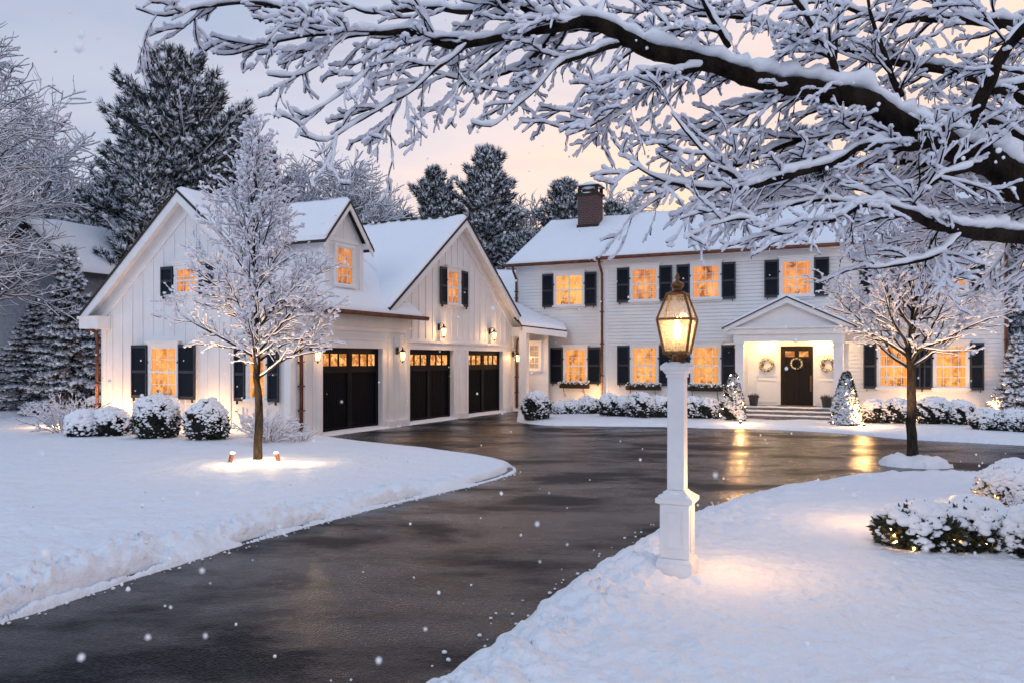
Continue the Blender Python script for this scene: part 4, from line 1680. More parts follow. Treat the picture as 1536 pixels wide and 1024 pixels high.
for k in range(4):
    a, c = cs[k], cs[(k + 1) % 4]
    e = .94
    b.add([(a[0] * h0 * e, a[1] * h0 * e, z0 + .01), (c[0] * h0 * e, c[1] * h0 * e, z0 + .01), (c[0] * h1 * e, c[1] * h1 * e, z1), (a[0] * h1 * e, a[1] * h1 * e, z1)], [(0, 1, 2, 3)])
b.build('glass', 'seeded', ln)
b = MB()
for k in range(4):
    a, c = cs[k], cs[(k + 1) % 4]
    b.add([(a[0] * h1 * e, a[1] * h1 * e, z1), (c[0] * h1 * e, c[1] * h1 * e, z1), (c[0] * h2 * e, c[1] * h2 * e, z2), (a[0] * h2 * e, a[1] * h2 * e, z2)], [(0, 1, 2, 3)])
b.build('roof_glass', 'glass', ln)
b = MB()
b.lathe(0, 0, [(.045, .63), (.035, .65), (.05, .665), (.062, .68), (.055, .70), (.03, .715), (.012, .73), (.02, .745), (.022, .76), (.012, .775), (.004, .80)], 14)
b.build('finial', 'brass', ln, True)
b = MB()
b.lathe(0, 0, [(.034, .098), (.034, .11), (.014, .12), (.014, .20), (.020, .205)], 10)
b.build('candle_holder', 'brass', ln, True)
b = MB()
b.lathe(0, 0, [(.012, .205), (.028, .24), (.034, .28), (.026, .33), (.012, .38), (.003, .41)], 12)
b.build('bulb', 'flame', ln, True)
lamp('post_lantern_light', (POST[0] - .0, POST[1], 1.92 + .34), 15, .03, (1, .62, .28))

# ================================================================ SMALL THINGS ON THE HOUSE


def wreath(x, y, z, r, label, m1='wreath', bow=True):
    t = thing('wreath', hw(x, y, z), HA, label, 'wreath')
    rg = np.random.default_rng(int(abs(x) * 100) + 3)
    n = 420
    a = rg.uniform(0, 6.283, n)
    rr = r + rg.normal(size=n) * .028
    P0 = np.stack([np.cos(a) * rr, rg.uniform(-.05, .0, n), np.sin(a) * rr], 1)
    D = np.stack([-np.sin(a), -rg.uniform(.1, .9, n), np.cos(a)], 1) + rg.normal(size=(n, 3)) * .5
    D /= np.linalg.norm(D, axis=1, keepdims=True)
    V, Q = leafquads(P0, D, rg.uniform(.04, .075, n), rg.uniform(.012, .025, n), rg)
    np_mesh('leaves', V, Q, None, m1, t, False)
    k = 22
    a = np.arange(k) * 6.283 / k + rg.uniform(-.1, .1, k)
    V, T = lumps(np.stack([np.cos(a) * r, np.full(k, -.055), np.sin(a) * r], 1), rg.uniform(.018, .034, (k, 1)) * np.ones((1, 3)), rg, 1)
    np_mesh('flowers', V, None, T, 'frosted', t)
    if bow:
        b = MB()
        for s in (-1, 1):
            b.add([(s * r * 1.0, -.07, -.02), (s * r * 1.0 + .10, -.09, .06), (s * r * 1.0 + .12, -.07, -.0), (s * r + .10, -.09, -.07)], [(0, 1, 2), (0, 2, 3)])
            break
        b.build('bow', 'ribbon', t)
    return t


wreath(-.01, -.09, 1.84, .17, 'round frosted wreath hanging on the dark front door', bow=False)
wreath(-.97, -.075, 1.80, .19, 'green wreath on the white wall panel left of the front door')
wreath(.95, -.075, 1.80, .19, 'green wreath on the white wall panel right of the front door')


def planter(x, y, label, full):
    t = thing('planter', hw(x, y, .485), HA, label, 'planter', 'black planters either side of the front door')
    b = MB()
    b.lathe(0, 0, [(.11, 0), (.12, .01), (.155, .25), (.185, .27), (.19, .31), (.17, .31), (.165, .27), (.02, .26)], 16)
    b.build('pot', 'pot', t, True)
    rg = np.random.default_rng(full + 9)
    n = 90 + 60 * full
    P0 = np.stack([rg.normal(size=n) * .06, rg.normal(size=n) * .06, np.full(n, .28)], 1)
    D = rg.normal(size=(n, 3))
    D[:, 2] = np.abs(D[:, 2]) + .7
    D /= np.linalg.norm(D, axis=1, keepdims=True)
    V, Q = leafquads(P0, D, rg.uniform(.07, .16, n), rg.uniform(.02, .04, n), rg)
    np_mesh('plant', V, Q, None, 'deadleaf', t, False)
    V, T = lumps(P0[:16] + D[:16] * .1, rg.uniform(.02, .04, (16, 1)) * [[1, 1, .6]], rg, 1)
    np_mesh('snow_clumps', V, None, T, 'snow', t)


planter(-1.22, -1.20, 'black flared planter with dry flowers on the porch left of the door', 1)
planter(1.00, -1.28, 'black flared planter with a low dead plant on the porch right of the door', 0)

# ================================================================ SHRUBS


def bush_meshes(kind, rx, ry, h, seed, leafm='leafb', dens=1.0, ls=.075, sn=.05, cover=1.0):
    """kind: ball / cone / mound. returns verts for core, leaves, snow"""
    rg = np.random.default_rng(seed)
    area = (rx + ry) / 2 * h
    n = int(7000 * area ** .85 * dens) + 500
    dirs = rg.normal(size=(n, 3))
    dirs /= np.linalg.norm(dirs, axis=1, keepdims=True)
    sd = seed * 1.7

    def surf(dv):
        lump = 1 + (.42 if kind == 'cone' else .24) * (fbm((dv[:, 0] + 2) * 2.2 + sd, (dv[:, 1] + dv[:, 2] * 1.3 + 2) * 2.2, 3, seed) - .5) * 2
        if kind == 'cone':
            s = (dv[:, 2] + 1) / 2
            rad = (1 - s) ** .75 * 1.0 * np.clip(s * 9 + .55, 0, 1)
            a = np.arctan2(dv[:, 1], dv[:, 0])
            p = np.stack([np.cos(a) * rad * rx * lump, np.sin(a) * rad * ry * lump, s * h], 1)
            nn = np.stack([np.cos(a) * .85, np.sin(a) * .85, np.full(len(a), .5)], 1)
        else:
            c = .46 if kind == 'ball' else .36
            p = np.stack([dv[:, 0] * rx * lump, dv[:, 1] * ry * lump, h * c + dv[:, 2] * h * (1 - c) * lump], 1)
            nn = dv.copy()
        return p, nn / np.linalg.norm(nn, axis=1, keepdims=True)
    P0, N0 = surf(dirs)
    # cone: even out over the height
    depth = rg.random((n, 1)) ** 1.6
    c0 = np.array([0, 0, h * .45])
    ax = np.stack([np.zeros(n), np.zeros(n), P0[:, 2]], 1) if kind == 'cone' else c0[None]
    Pl = P0 + (ax - P0) * depth * .28
    D = N0 + rg.normal(size=(n, 3)) * .55 + [0, 0, .15]
    D /= np.linalg.norm(D, axis=1, keepdims=True)
    Vl, Ql = leafquads(Pl, D, rg.uniform(.7, 1.4, n) * ls, rg.uniform(.35, .6, n) * ls, rg)
    Vl[:, 2] = np.maximum(Vl[:, 2], -.02)
    V0, T0 = ICO2
    Vc, _ = surf(V0)
    Vc = Vc * ([.66, .66, .74] if kind == 'cone' else [.72, .72, .78]) + [0, 0, h * .06]
    # snow pillows
    m = int((1500 * area ** .8) * dens * (.05 / sn) ** 1.2) + 60
    sd_ = rg.normal(size=(m * 4, 3))
    sd_ /= np.linalg.norm(sd_, axis=1, keepdims=True)
    Ps, Ns = surf(sd_)
    cl2 = vn((Ps[:, 0] + Ps[:, 2] * .7) / ls * .55 + 50, (Ps[:, 1] - Ps[:, 2] * .9) / ls * .55 + 50, seed + 5)
    pr = np.clip((Ns[:, 2] + .8) * .8, .2, 1) * np.clip(cl2 * 2.4 - .62 + np.clip(Ns[:, 2] - .3, 0, 1) * 1.8, .0, 1) * cover
    if kind == 'cone':
        pr = np.maximum(pr, np.clip(Ps[:, 2] / h * 2.4 - 1.3, 0, .9))
    keep = (rg.random(len(Ps)) < pr) & (Ps[:, 2] > .03)
    Ps, Ns = Ps[keep][:m * 2], Ns[keep][:m * 2]
    up = np.clip(Ns[:, 2], 0, 1)
    s = sn * rg.uniform(.45, 1.05, len(Ps)) * (.62 + .75 * up)
    s = s * rg.choice([.55, .8, 1.25], len(Ps))
    S = np.stack([s, s, s * .62], 1)
    Vs, Ts = lumps(Ps + Ns * (ls * .25) + [0, 0, .01], S, rg, 1 if sn < .045 else 2, .16)
    return (Vc, T0), (Vl, Ql), (Vs, Ts)


def shrub(name, x, y, z, rx, ry, h, seed, label, cat='shrub', kind='ball', group=None, **kw):
    t = thing(name, (x, y, z), 0, label, cat, group)
    lm = kw.pop('leafm', 'leafb')
    core, lv, sn = bush_meshes(kind, rx, ry, h, seed, **kw)
    o = np_mesh('core', core[0], None, core[1], lm, t)
    o.name = 'inner_twigs'
    np_mesh('foliage', lv[0], lv[1], None, lm, t, False)
    np_mesh('snow_clumps', sn[0], None, sn[1], 'snow', t)
    return t


def pxs(px, pyb, z=.13):
    """ground point under a photo pixel"""
    X, Y = onground(px, pyb, z)
    return X, Y, F / Y


gz = .10


def gshrub(name, px, pyb, wpx, hpx, seed, label, kind='ball', group=None, cat='shrub', Y=None, **kw):
    X, Yg, s = pxs(px, pyb)
    if Y is not None:
        Yg = Y
        s = F / Y
        X = (px - CX) / s
    rx = wpx / 2 / s
    z = gz if Y is None else max(.06, EYE - (pyb - HY) / s)
    return shrub(name, X, Yg + rx * .6, gz, rx, rx * .95, hpx / s, seed, label, cat, kind, group, **kw)


g1 = 'shrubs along the garage gable wall'
gshrub('round_shrub', 226, 659, 66, 64, 1, 'tall snow-capped boxwood ball below the large lower gable window', group=g1)
gshrub('round_shrub', 305, 662, 62, 61, 2, 'round boxwood ball beside the glowing wall light, right of the shrub under the window', group=g1)
gshrub('round_shrub', 140, 626, 36, 32, 3, 'small dark snow-capped shrub at the copper downspout of the gable corner', group=g1)
gshrub('low_shrub', 118, 655, 48, 36, 4, 'low spreading shrub, leftmost of the bed in front of the gable corner', 'mound', group=g1, cover=1.5, sn=.075)
gshrub('low_shrub', 162, 654, 52, 42, 5, 'low bluish shrub heaped with snow between the leftmost mound and the tall ball', 'mound', group=g1, cover=1.5, sn=.07)

# house bed
g2 = 'shrubs in the bed along the house'
gshrub('round_shrub', 805, 628, 42, 38, 6, 'round dark shrub at the post of the side entry', group=g2)
for i, (px, w_, h_, lab) in enumerate((
        (838, 24, 18, 'tiny snow mound shrub right of the round shrub by the side entry'),
        (857, 26, 20, 'small low shrub under the left window box'),
        (883, 34, 24, 'low pale shrub just left of the copper downspout'),
)):
    gshrub('low_shrub', px, 620, w_, h_, 10 + i, lab, 'mound', g2, cover=1.4)
for i, (px, yb, w_, h_, lab) in enumerate((
        (915, 625, 30, 34, 'dark clipped shrub just right of the copper downspout, first of the row'),
        (936, 625, 30, 30, 'second dark shrub of the row right of the downspout'),
        (963, 627, 40, 38, 'largest rounded shrub of the row left of the lamp post'),
        (992, 626, 30, 32, 'dark shrub directly left of the lamp post shaft'),
        (1042, 627, 38, 30, 'low hedge shrub directly right of the lamp post shaft'),
        (1068, 628, 40, 30, 'hedge shrub below the right window box, beside the cone evergreen'))):
    gshrub('clipped_shrub', px, yb, w_, h_, 20 + i, lab, 'ball', g2, leafm='leafb', cover=1.2)
c1 = gshrub('cone_evergreen', 1103, 630, 37, 70, 30, 'dark cone-shaped evergreen left of the porch steps', 'cone', 'cone evergreens flanking the porch', 'evergreen', sn=.046, cover=1.5, dens=1.9, ls=.10)
c2 = gshrub('cone_evergreen', 1275, 637, 42, 78, 31, 'warmly lit cone-shaped evergreen right of the porch steps', 'cone', 'cone evergreens flanking the porch', 'evergreen', sn=.046, cover=1.5, dens=1.9, ls=.10)
for i, (px, yb, w_, h_, lab) in enumerate((
        (1316, 634, 40, 34, 'rounded hedge shrub, nearest to the lit cone evergreen'),
        (1352, 635, 42, 37, 'rounded hedge shrub left of the thin tree trunk'),
        (1408, 637, 46, 40, 'big rounded hedge shrub right of the thin tree trunk'),
        (1448, 638, 40, 36, 'rounded hedge shrub under the rightmost dark shutter'),
        (1490, 646, 48, 32, 'low dark hedge shrub in front of the small fir'),
        (1528, 647, 44, 32, 'low dark hedge shrub at the right edge of the photo'),
        (1572, 650, 46, 34, 'low hedge shrub just past the right edge'))):
    gshrub('hedge_shrub', px, yb, w_, h_, 40 + i, lab, 'ball', g2, cover=1.2)
# foreground clump
CONES = (c1, c2)
g3 = 'shrubs in the lit clump on the right lawn'
near = [
    shrub('spreading_shrub', 4.04, 7.85, .06, .37, .36, .44, 60, 'leafy green-brown shrub with snow pillows on the right lawn, leftmost of the clump', kind='ball', leafm='leaf', ls=.085, sn=.066, cover=.5, dens=2.0, group=g3),
    shrub('spreading_shrub', 4.50, 7.80, .06, .32, .34, .46, 64, 'middle leafy shrub of the lit clump, between the leftmost and the one at the frame', kind='ball', leafm='leaf', ls=.085, sn=.066, cover=.5, dens=2.0, group=g3),
    shrub('spreading_shrub', 4.95, 7.45, .06, .40, .36, .44, 61, 'low dark green shrub with snow pillows at the front right of the clump', kind='ball', leafm='leafb', ls=.080, sn=.070, cover=.55, dens=2.0, group=g3),
    shrub('round_shrub', 6.35, 9.8, .06, .50, .5, .62, 62, 'tall rounded shrub with brown leaves behind the ground light', kind='ball', leafm='leaf', ls=.05, sn=.05, cover=1.0, dens=2.0, group=g3),
    shrub('round_shrub', 7.15, 10.2, .06, .5, .5, .55, 63, 'rounded shrub right of the tall brown-leaved one behind the ground light', kind='ball', leafm='leaf', ls=.05, sn=.05, cover=1.1, dens=1.6, group=g3)]


def fairy(t, rx, ry, h, n, seed, cone=False):
    rg = np.random.default_rng(seed)
    a = rg.uniform(0, 6.283, n)
    if cone:
        u_ = rg.random(n) ** 1.3 * .85
        rr = (1 - u_) ** .75
        P0 = np.stack([np.cos(a) * rr * rx, np.sin(a) * rr * ry, .05 + u_ * h], 1)
    else:
        u_ = rg.uniform(.15, .75, n)
        rr = np.sqrt(1 - (u_ - .4) ** 2 * 3)
        P0 = np.stack([np.cos(a) * rr * rx * .98, np.sin(a) * rr * ry * .98, u_ * h], 1)
    V, T = lumps(P0, np.full((n, 3), .011 if not cone else .014), rg, 1, .05)
    np_mesh('string_lights', V, None, T, 'fairy', t)


for i, t in enumerate(CONES):
    fairy(t, .45, .45, 1.6, 26 + 16 * i, 520 + i, True)
for i, t in enumerate(near):
    fairy(t, .36, .34, .44, 16 if i < 3 else 10, 500 + i)


def twiggy(name, X, Y, r, h, seed, label, group=None, n=26):
    t = thing(name, (X, Y, gz), 0, label, 'shrub', group)
    rg = np.random.default_rng(seed)
    P = dict(max=2, dens=[7, 9], f0=[.25, .2], ang=[.6, .6], bias=np.array([0, 0, .1]), len=[.35 * h, .16 * h], seg=[5, 4, 3], wob=.12,
             trop=np.array([0, 0, .01]), rmin=.0035, rk=[.6, .6])
    out = []
    for i in range(n):
        a = rg.uniform(0, 6.283)
        tilt = rg.uniform(.1, 1.05)
        d = np.array([math.cos(a) * math.sin(tilt), math.sin(a) * math.sin(tilt), math.cos(tilt)])
        l = h / max(.6, math.cos(tilt)) * rg.uniform(.7, 1.0)
        l = min(l, r / max(.2, math.sin(tilt)))
        grow(out, path(np.array([math.cos(a) * .06, math.sin(a) * .06, -.03]), d, l, 6, .07, np.array([0, 0, -.02]), rg), .008, .004, 0, P, rg)
    br = [(p, q) for p, q, _ in out]
    V, Q, T = batch_tubes(br, 3)
    np_mesh('branches', V, Q, T, 'twig', t)
    V, Q, T = batch_tubes(br, 4, snow=lambda r_: .016 + r_ * .4, rng=rg)
    np_mesh('snow', V, Q, T, 'snowt', t)
    return t


X, Y, s = pxs(78, 652)
twiggy('twiggy_shrub', X + .1, Y + .3, .85, .95, 71, 'feathery snowy shrub lit warm at the far left of the garage bed', g1, 34)
X, Y, s = pxs(402, 666)
twiggy('twiggy_shrub', X - .1, Y + .3, .75, .75, 72, 'frosted feathery shrub under the narrow gable window behind the young tree', g1, 40)
X, Y, s = pxs(447, 664)
twiggy('twiggy_shrub', X, Y + .2, .45, .42, 73, 'small frosted shrub at the copper downspout beside the first garage door', g1, 18)
twiggy('twiggy_shrub', 5.75, 9.35, .28, .32, 74, 'small frosted tuft beside the ground light on the right lawn', None, 16)


# window boxes
def window_box(x, y, wd, z, label, seed):
    t = thing('window_box', hw(x, y, z), HA, label, 'window box', 'planted window boxes on the house front')
    b = MB()
    b.box(-wd / 2, wd / 2, -.30, -.08, -.03, .10)
    for s in (-1, 1):
        xx = s * wd * .36
        b.tube([(xx, -.05, -.36), (xx, -.13, -.30), (xx, -.24, -.16), (xx, -.29, -.03)], .012, 6)
    b.build('box', 'iron', t)
    rg = np.random.default_rng(seed)
    n = 650
    P0 = np.stack([rg.uniform(-wd / 2, wd / 2, n), rg.uniform(-.32, -.08, n), rg.uniform(.05, .16, n)], 1)
    D = rg.normal(size=(n, 3)) + [0, -.3, .5]
    D /= np.linalg.norm(D, axis=1, keepdims=True)
    V, Q = leafquads(P0, D, rg.uniform(.05, .12, n), rg.uniform(.02, .04, n), rg)
    np_mesh('plants', V, Q, None, 'leaf', t, False)
    m = 90
    P1 = np.stack([rg.uniform(-wd / 2 - .04, wd / 2 + .04, m), rg.uniform(-.36, -.08, m), rg.uniform(.10, .25, m)], 1)
    V, T = lumps(P1, rg.uniform(.022, .05, (m, 1)) * [[1, 1, .6]], rg, 1)
    np_mesh('snow_clumps', V, None, T, 'snow', t)


window_box(-8.10, .6, 1.15, .92, 'snowy planted window box under the lower window left of the copper downspout', 81)
window_box(-5.21, 0, 1.25, .92, 'snowy planted window box under the lower window left of the lamp post', 82)
window_box(-3.01, 0, 1.2, .92, 'snowy planted window box under the lower window right of the lamp post', 83)


# ================================================================ TREES
def tree_obj(name, loc, rz, label, cat, out, bm, sm, snowf, rg, cut=99, k0=7, group=None, k1=5, ks=5, clump=False):
    t = thing(name, loc, rz, label, cat, group)
    big = [(p, r) for p, r, l in out if l == 0]
    small = [(p, r) for p, r, l in out if l > 0]
    V, Q, T = batch_tubes(big, k0)
    np_mesh('trunk', V, Q, T, bm, t)
    V, Q, T = batch_tubes(small, k1)
    cr = np_mesh('crown', V, Q, T, bm, t)
    V, Q, T = batch_tubes([(p, r) for p, r, l in out if l > 0 or (l == 0 and sm == 'all')], ks, snow=snowf, rng=rg)
    np_mesh('snow', V, Q, T, 'snowt' if sm in ('near', 'all') else 'snowfar', cr)
    if clump:
        C = []
        for p, r, l in out:
            if l >= 2:
                C.append(p[-1])
                if rg.random() < .8:
                    C.append(p[rg.integers(1, len(p))] + rg.normal(size=3) * .012 + [0, 0, .012])
        C = np.array(C)
        s = rg.uniform(.016, .042, len(C))
        V, T = lumps(C, np.stack([s, s, s * .75], 1), rg, 1)
        np_mesh('snow_clumps', V, None, T, 'snowt', cr)
    return t


def young_tree(name, X, Y, H, zf, zb, prof, rt, seed, label, nprim, group):
    rg = np.random.default_rng(seed)
    n = 26
    tr = []
    off = np.zeros(2)
    for i in range(n + 1):
        z = -.1 + (H + .1) * i / n
        off = off + rg.normal(size=2) * (.008 if z < zf else .028)
        tr.append((off[0], off[1], z))
    tr = np.array(tr)
    rad = np.interp(tr[:, 2], [-.1, .02, .15, zf, H], [rt * 1.7, rt * 1.35, rt, rt * .8, .008])
    out = [(tr, rad, 0)]
    P = dict(max=3, dens=[0, 7, 7.5], f0=[0, .12, .1], ang=[0, .62, .65], bias=np.array([0, 0, .10]), len=[0, .80, .34], seg=[0, 12, 8, 5], wob=.07,
             trop=np.array([0, 0, .018]), rmin=.004, rk=[.5, .55, .6], rel=.75)
    zs = np.linspace(zf, H * .97, nprim)
    for i, z in enumerate(zs):
        z = z + rg.uniform(-.04, .04)
        f = (z - zf) / (H - zf)
        p = np.array([np.interp(z, tr[:, 2], tr[:, 0]), np.interp(z, tr[:, 2], tr[:, 1]), z])
        a = i * 2.399 + rg.uniform(-.4, .4)
        el = R(np.interp(f, [0, .3, 1], [32, 44, 68]) + rg.uniform(-7, 7))
        # length until the crown outline is met
        l = .1
        while l < 4:
            zz = z + l * math.sin(el)
            if l * math.cos(el) > np.interp(zz, prof[0], prof[1]) or zz > H:
                break
            l += .05
        l *= rg.uniform(.82, 1.06)
        d = np.array([math.cos(a) * math.cos(el), math.sin(a) * math.cos(el), math.sin(el)])
        q = path(p, d, l, 12, .05, np.array([0, 0, .012]), rg)
        r0 = np.interp(z, tr[:, 2], rad) * .42 + .003
        grow(out, q, r0, .005, 1, P, rg)
    print(name, len(out))
    return tree_obj(name, (X, Y, gz), 0, label, 'tree', out, 'barkl', 'near', lambda r_: .0155 + np.clip(r_, 0, .02) * .65, rg, group=group, clump=True)


young_tree('young_tree', T1[0], T1[1], 6.05, 1.55, 0, ([1.2, 1.6, 2.2, 2.8, 3.4, 4.2, 5.0, 6.2], [.5, .85, 1.32, 1.45, 1.22, .86, .50, .1]), .080, 101,
           'slim snow-covered young tree with a tall oval crown on the left lawn before the garage', 56, 'young trees lit from below')
young_tree('young_tree', T2[0], T2[1], 4.9, 1.65, 0, ([1.3, 1.8, 2.3, 2.9, 3.4, 4.0, 4.5, 5.0], [.5, 1.05, 1.5, 1.62, 1.45, 1.1, .7, .2]), .095, 102,
           'snow-covered young tree with a spreading crown on a snow island in the driveway', 50, 'young trees lit from below')
# snow caught in the forks of the right tree
for tx, ty, name, lab in ((T1[0] - .42, T1[1] - .15, 'ground_light', 'small stake light on the left side of the young lawn tree'),
                          (T1[0] + .38, T1[1] - .12, 'ground_light', 'small stake light on the right side of the young lawn tree')):
    t = thing(name, (tx, ty, gz + .03), 0, lab, 'ground light', 'stake lights under the lawn tree')
    s = -1 if tx < T1[0] else 1
    b = MB()
    b.tube([(0, 0, -.05), (0, 0, .06)], .012, 6)
    b.tube([(s * .02, 0, .05), (-s * .02, 0, .19)], [.035, .042], 9)
    b.build('body', 'copper', t)
    V, T = lumps(np.array([[-s * .02, 0, .20]]), np.array([[.045, .045, .03]]), np.random.default_rng(1), 2, .1)
    np_mesh('snow_clumps', V, None, T, 'snow', t)
for dx, dy_, pw in ((-.30, -.30, 7), (.32, -.28, 7), (.9, -.35, 5), (0, .35, 5)):
    lamp('tree_uplight', (T1[0] + dx, T1[1] + dy_, gz + .30), pw * 1.9, .05, (1, .66, .32))
lamp('tree_spot', (T1[0] - .5, T1[1] - .9, .35), 330, .05, (1, .62, .32), spot=R(75), aim=(.2, .4, 1))
lamp('tree_spot', (T2[0] - .7, T2[1] - .5, .35), 330, .05, (1, .60, .30), spot=R(80), aim=(.25, .2, 1))
lamp('tree_spot', (T2[0] + .8, T2[1] - .5, .35), 220, .05, (1, .60, .30), spot=R(80), aim=(-.25, .1, 1))


def ground_light(x, y, pw, label, h=.22, col=WARM):
    t = thing('ground_light', (x, y, gz), 0, label, 'ground light', 'low landscape lights')
    b = MB()
    b.lathe(0, 0, [(.03, -.1), (.03, .02), (.045, .03), (.045, .09), (.03, .09)], 10)
    b.build('body', 'iron', t)
    b = MB()
    b.lathe(0, 0, [(.032, .088), (.03, .098), (.01, .104)], 10)
    b.build('bulb', 'flame', t)
    lamp('ground_light_lamp', (x, y, gz + h), pw, .04, col)


# along the gable wall and beds
for (gx, gy, pw, lab) in ((-.45, 5.95, 66, 'low light washing the gable wall beside the copper downspout'),
                          (-.40, 2.45, 74, 'low light washing the gable wall between the two round shrubs and the small window'),
                          (-.9, 7.4, 80, 'low light inside the feathery shrub at the far left bed')):
    p = gw(gx, gy)
    ground_light(p[0], p[1], pw, lab)
for (hx, hy, pw, lab) in ((-7.05, -.35, 70, 'low light at the foot of the copper downspout of the house'),
                          (3.55, -.5, 50, 'low light behind the hedge right of the thin trunk'),
                          (5.45, -1.6, 70, 'low light under the small fir at the house corner')):
    p = hw(hx, hy)
    ground_light(p[0], p[1], pw, lab, .5 if 'fir' in lab else .22)
ground_light(9.75, 22.1, 70, 'low light at the foot of the warmly lit cone evergreen', .35)
ground_light(6.62, 23.1, 30, 'low light at the foot of the dark cone evergreen by the steps', .3)
p = onground(1490, 756, .15)
ground_light(p[0], p[1], 45, 'bright ground light between the shrubs at the right edge of the lawn', .16)
# warm pools on the right lawn
lamp('bed_light', (*onground(1300, 790, .1), .75), 14, .05, WARM)
lamp('bed_light', (4.15, 8.15, .5), 9, .04, WARM)
lamp('post_uplight', (POST[0] + .42, POST[1] - .15, .8), 16, .15, WARM)


# ---- background bare trees
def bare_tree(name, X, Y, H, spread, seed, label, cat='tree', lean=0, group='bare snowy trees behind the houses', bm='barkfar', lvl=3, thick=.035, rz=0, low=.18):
    rg = np.random.default_rng(seed)
    tr = path(np.array([0, 0, -.3]), norm(np.array([lean, 0, 1.])), H * .86, 14, .05, np.array([0, 0, .03]), rg)
    out = [(tr, np.linspace(H * .016, .03, 15), 0)]
    P = dict(max=lvl, dens=[0, 3.0, 4.2], f0=[0, .18, .12], ang=[0, .62, .66], bias=np.array([0, 0, .06]), len=[0, H * .17, H * .085], seg=[0, 10, 6, 4], wob=.19,
             trop=np.array([0, 0, .0]), rmin=.012, rk=[.5, .55, .6])
    npr = 34
    for i in range(npr):
        f = low + (1 - low) * (i / npr) ** .9
        x = f * 13.99
        k = int(x)
        p = tr[k] + (tr[k + 1] - tr[k]) * (x - k)
        a = i * 2.399 + rg.uniform(-.5, .5)
        el = R(np.interp(f, [low, 1], [22, 66]) + rg.uniform(-10, 14))
        l = spread * np.interp(f, [low, .45, 1], [.75, 1.0, .40]) * rg.uniform(.75, 1.15)
        d = np.array([math.cos(a) * math.cos(el), math.sin(a) * math.cos(el), math.sin(el)])
        q = path(p, d, l, 10, .08, np.array([0, 0, .03]), rg)
        grow(out, q, H * .0075 * (1.3 - f), .014, 1, P, rg)
    print(name, len(out))
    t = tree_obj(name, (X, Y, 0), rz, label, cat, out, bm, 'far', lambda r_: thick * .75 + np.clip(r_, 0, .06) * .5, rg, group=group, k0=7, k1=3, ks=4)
    return t


gb = 'bare snowy trees behind the houses'
ta = bare_tree('bare_tree', -19.0, 27, 14.5, 4.0, 201, 'big snow-laden bare tree at the far left edge, nearest of the background trees', lean=-.04, thick=.025, low=.33)
tb = bare_tree('bare_tree', -9.5, 47, 12.5, 5.0, 202, 'bare frosted tree rising between the big pine and the dormer', thick=.045)


def pxy(px, Y):
    return ((px - CX) / F * Y, Y, 0)


dup(tb, pxy(560, 50), 2.1, .98, 'bare frosted tree directly behind the front gable peak of the garage')
dup(tb, pxy(470, 49), 4.4, 1.12, 'bare frosted tree behind the dormer of the garage')
dup(tb, pxy(520, 46), 5.4, 1.08, 'bare frosted tree behind the ridge between dormer and front gable')
dup(tb, pxy(635, 53), .4, .92, 'low bare tree just left of the pine pair')
dup(tb, pxy(600, 54), 3.2, 1.02, 'pinkish bare tree left of the pine pair')
dup(pb, pxy(555, 56), 5.0, (1.1, 1.1, .74), 'low pine behind the bare frosted trees and the front gable') if 0 else None
dup(tb, pxy(20, 46), 1.0, 1.38, 'tall pale bare tree behind the nearest one at the left edge')
dup(tb, pxy(130, 52), 4.0, 1.05, 'bare frosted tree above the neighbouring roof')
dup(ta, pxy(-60, 24), 2.2, .85, 'bare snowy tree cut by the left edge low down').scale = (.95, .95, .72)
dup(tb, pxy(800, 52), 3.0, 1.0, 'pale bare tree between the pine pair and the chimney pine')
dup(tb, pxy(935, 56), 5.2, 1.10, 'pink-lit bare tree just right of the chimney')
dup(tb, pxy(1120, 54), .6, 1.25, 'bare tree behind the house roof right of the chimney')
dup(ta, pxy(1330, 50), 3.6, 1.15, 'bare tree behind the right half of the house roof')
dup(ta, pxy(1590, 30), 1.4, .95, 'bare snowy tree beyond the right end of the house')
dup(tb, pxy(1540, 44), 2.6, 1.3, 'tall bare tree far behind the right end of the house')


